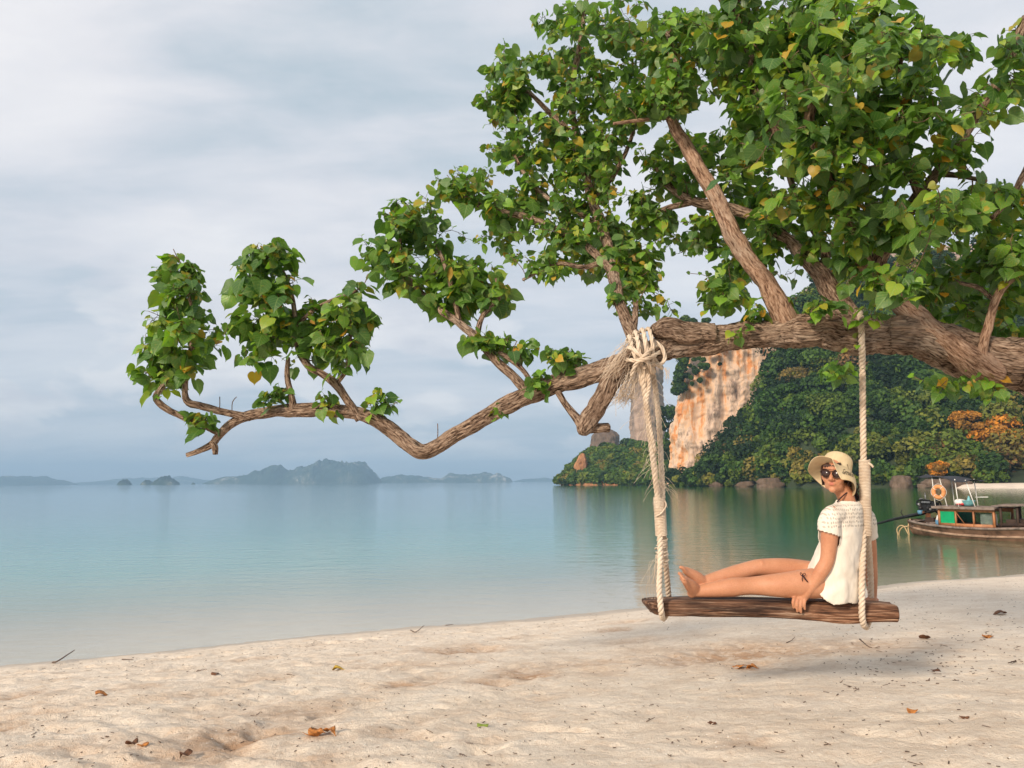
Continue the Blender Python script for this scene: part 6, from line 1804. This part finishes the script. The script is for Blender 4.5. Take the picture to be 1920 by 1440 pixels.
fallen_leaf(265, 1397, .07, 'dry_leaf', 'orange scrap of leaf beside the crumpled dark leaf', 1)
fallen_leaf(345, 1423, .08, 'brown_leaf', 'dark curled leaf at the lower left by the scuffed sand', 5)
fallen_leaf(405, 1265, .08, 'brown_leaf', 'small brown leaf on the sand above the orange one', 0)
fallen_leaf(1806, 1345, .06, 'brown_leaf', 'tiny brown leaf far right in the foreground', 7)
fallen_leaf(1336, 1357, .06, 'brown_leaf', 'tiny dark leaf in the foreground under the left end of the swing', 3)
GS_ = 'sticks washed up on the beach'
def stick(rows, label, r=.006, lift=.004):
    pts = []
    for px, py, h in rows:
        q = on_sand(px, py); q[2] += h + lift; pts.append(q)
    S = spline(np.array(pts), .012)
    S += lr.normal(0, .0015, S.shape)
    o = Geo().tube(S, np.linspace(r, r * .5, len(S)) * .75, 7).build('stick', M['stick'])
    tag(o, label, 'stick', GS_)
stick([(98, 1243, .0), (108, 1245, .03), (124, 1239, .06), (139, 1233, .09)], 'grey stick sticking up at the water edge on the left', .012)
stick([(229, 1237, .0), (250, 1239, .01)], 'short dark stick at the water edge right of the raised grey one', .008)
stick([(368, 1259, .0), (388, 1258, .012)], 'thin stick lying level on the left middle sand', .007)
stick([(770, 1182, .0), (780, 1188, .02), (795, 1180, .05)], 'bent dark twig at the water edge in the middle of the beach', .009)
stick([(835, 1173, 0), (850, 1172, .01)], 'short black stick on the waterline right of the bent twig', .008)
stick([(1475, 1206, .0), (1485, 1203, .01), (1490, 1199, .02)], 'small crooked twig in the shade under the seated person', .006)
stick([(1612, 1203, .02), (1622, 1210, .01), (1633, 1215, 0), (1650, 1214, .0)], 'long crooked twig in the shade under the right rope', .008)
stick([(538, 1265, 0), (552, 1269, .01)], 'thin dark twig beside the flat yellow leaf', .005)
stick([(862, 1415, 0), (875, 1423, .01)], 'thin grey twig at the bottom edge in the middle', .004)
stick([(1905, 1240, 0), (1890, 1247, .01)], 'dark twig at the right edge of the shaded sand', .008)
stick([(1212, 1354, 0), (1228, 1350, .01)], 'pale brown twig in the smooth foreground below the swing', .004)

def litter():
    g = Geo()
    q = np.random.default_rng(44)
    for k in range(1500):
        px = q.uniform(-60, 1980); edge = 1250 - px * .0915
        if q.random() < .30:
            py = edge + abs(q.normal(0, 14)) + 3
        else:
            py = edge + 8 + (1445 - edge) * q.random() ** 1.25
        if q.random() < .25:
            px = q.uniform(1560, 1950); py = 1250 - px * .0915 + 6 + 190 * q.random()
        p = on_sand(px, py)
        if inland(p[0], p[1]) < .1: continue
        L = q.uniform(.003, .011) if q.random() < .88 else q.uniform(.011, .03)
        a = q.uniform(0, 3.14); d = np.array([math.cos(a), math.sin(a), q.uniform(-.1, .25)]) * L
        w = L * q.uniform(.2, .7) if L < .011 else .0025
        g.box(p + np.array([0, 0, .004]), (L * 2, w, max(.003, w * .5)), np.stack([norm(d), norm(np.cross([0, 0, 1], d)), [0, 0, 1]], 1))
    o = g.build('beach_litter', M['stick'], None, False)
    tag(o, 'dark crumbs of bark, twigs and seeds strewn over the sand', kind='stuff')
litter()
def shells():
    g = Geo(); q = np.random.default_rng(45)
    for k in range(260):
        px = q.uniform(0, 1920); edge = 1250 - px * .0915
        p = on_sand(px, edge + 10 + (1440 - edge) * q.random() ** .9)
        r = q.uniform(.0015, .005)
        g.ellipsoid(p + np.array([0, 0, r * .3]), (r, r * .7, r * .5), None, 7, 5)
    o = g.build('shell_grit', M['white_paint'], None)
    tag(o, 'tiny white shell and coral crumbs scattered on the sand', kind='stuff')
shells()
# ------------------------------------------------------------------ haze
def make_haze():
    lo, hi = (-SEA_R - 200, -800, SEA_Z - 5), (SEA_R + 200, SEA_R + 200, 235)
    g = Geo(); g.box([(a + b) / 2 for a, b in zip(lo, hi)], [b - a for a, b in zip(lo, hi)])
    m, t = material('haze')
    v = t.n('ShaderNodeVolumePrincipled', Color=(0.43, 0.68, 0.95, 1), Density=2.0e-4, Anisotropy=0.0)
    t.link(v.outputs[0], t.out.inputs[1])
    o = obj('haze', g.mesh('haze', False, False), m)
    tag(o, 'thin blue haze over the sea and the islands', kind='stuff')
make_haze()
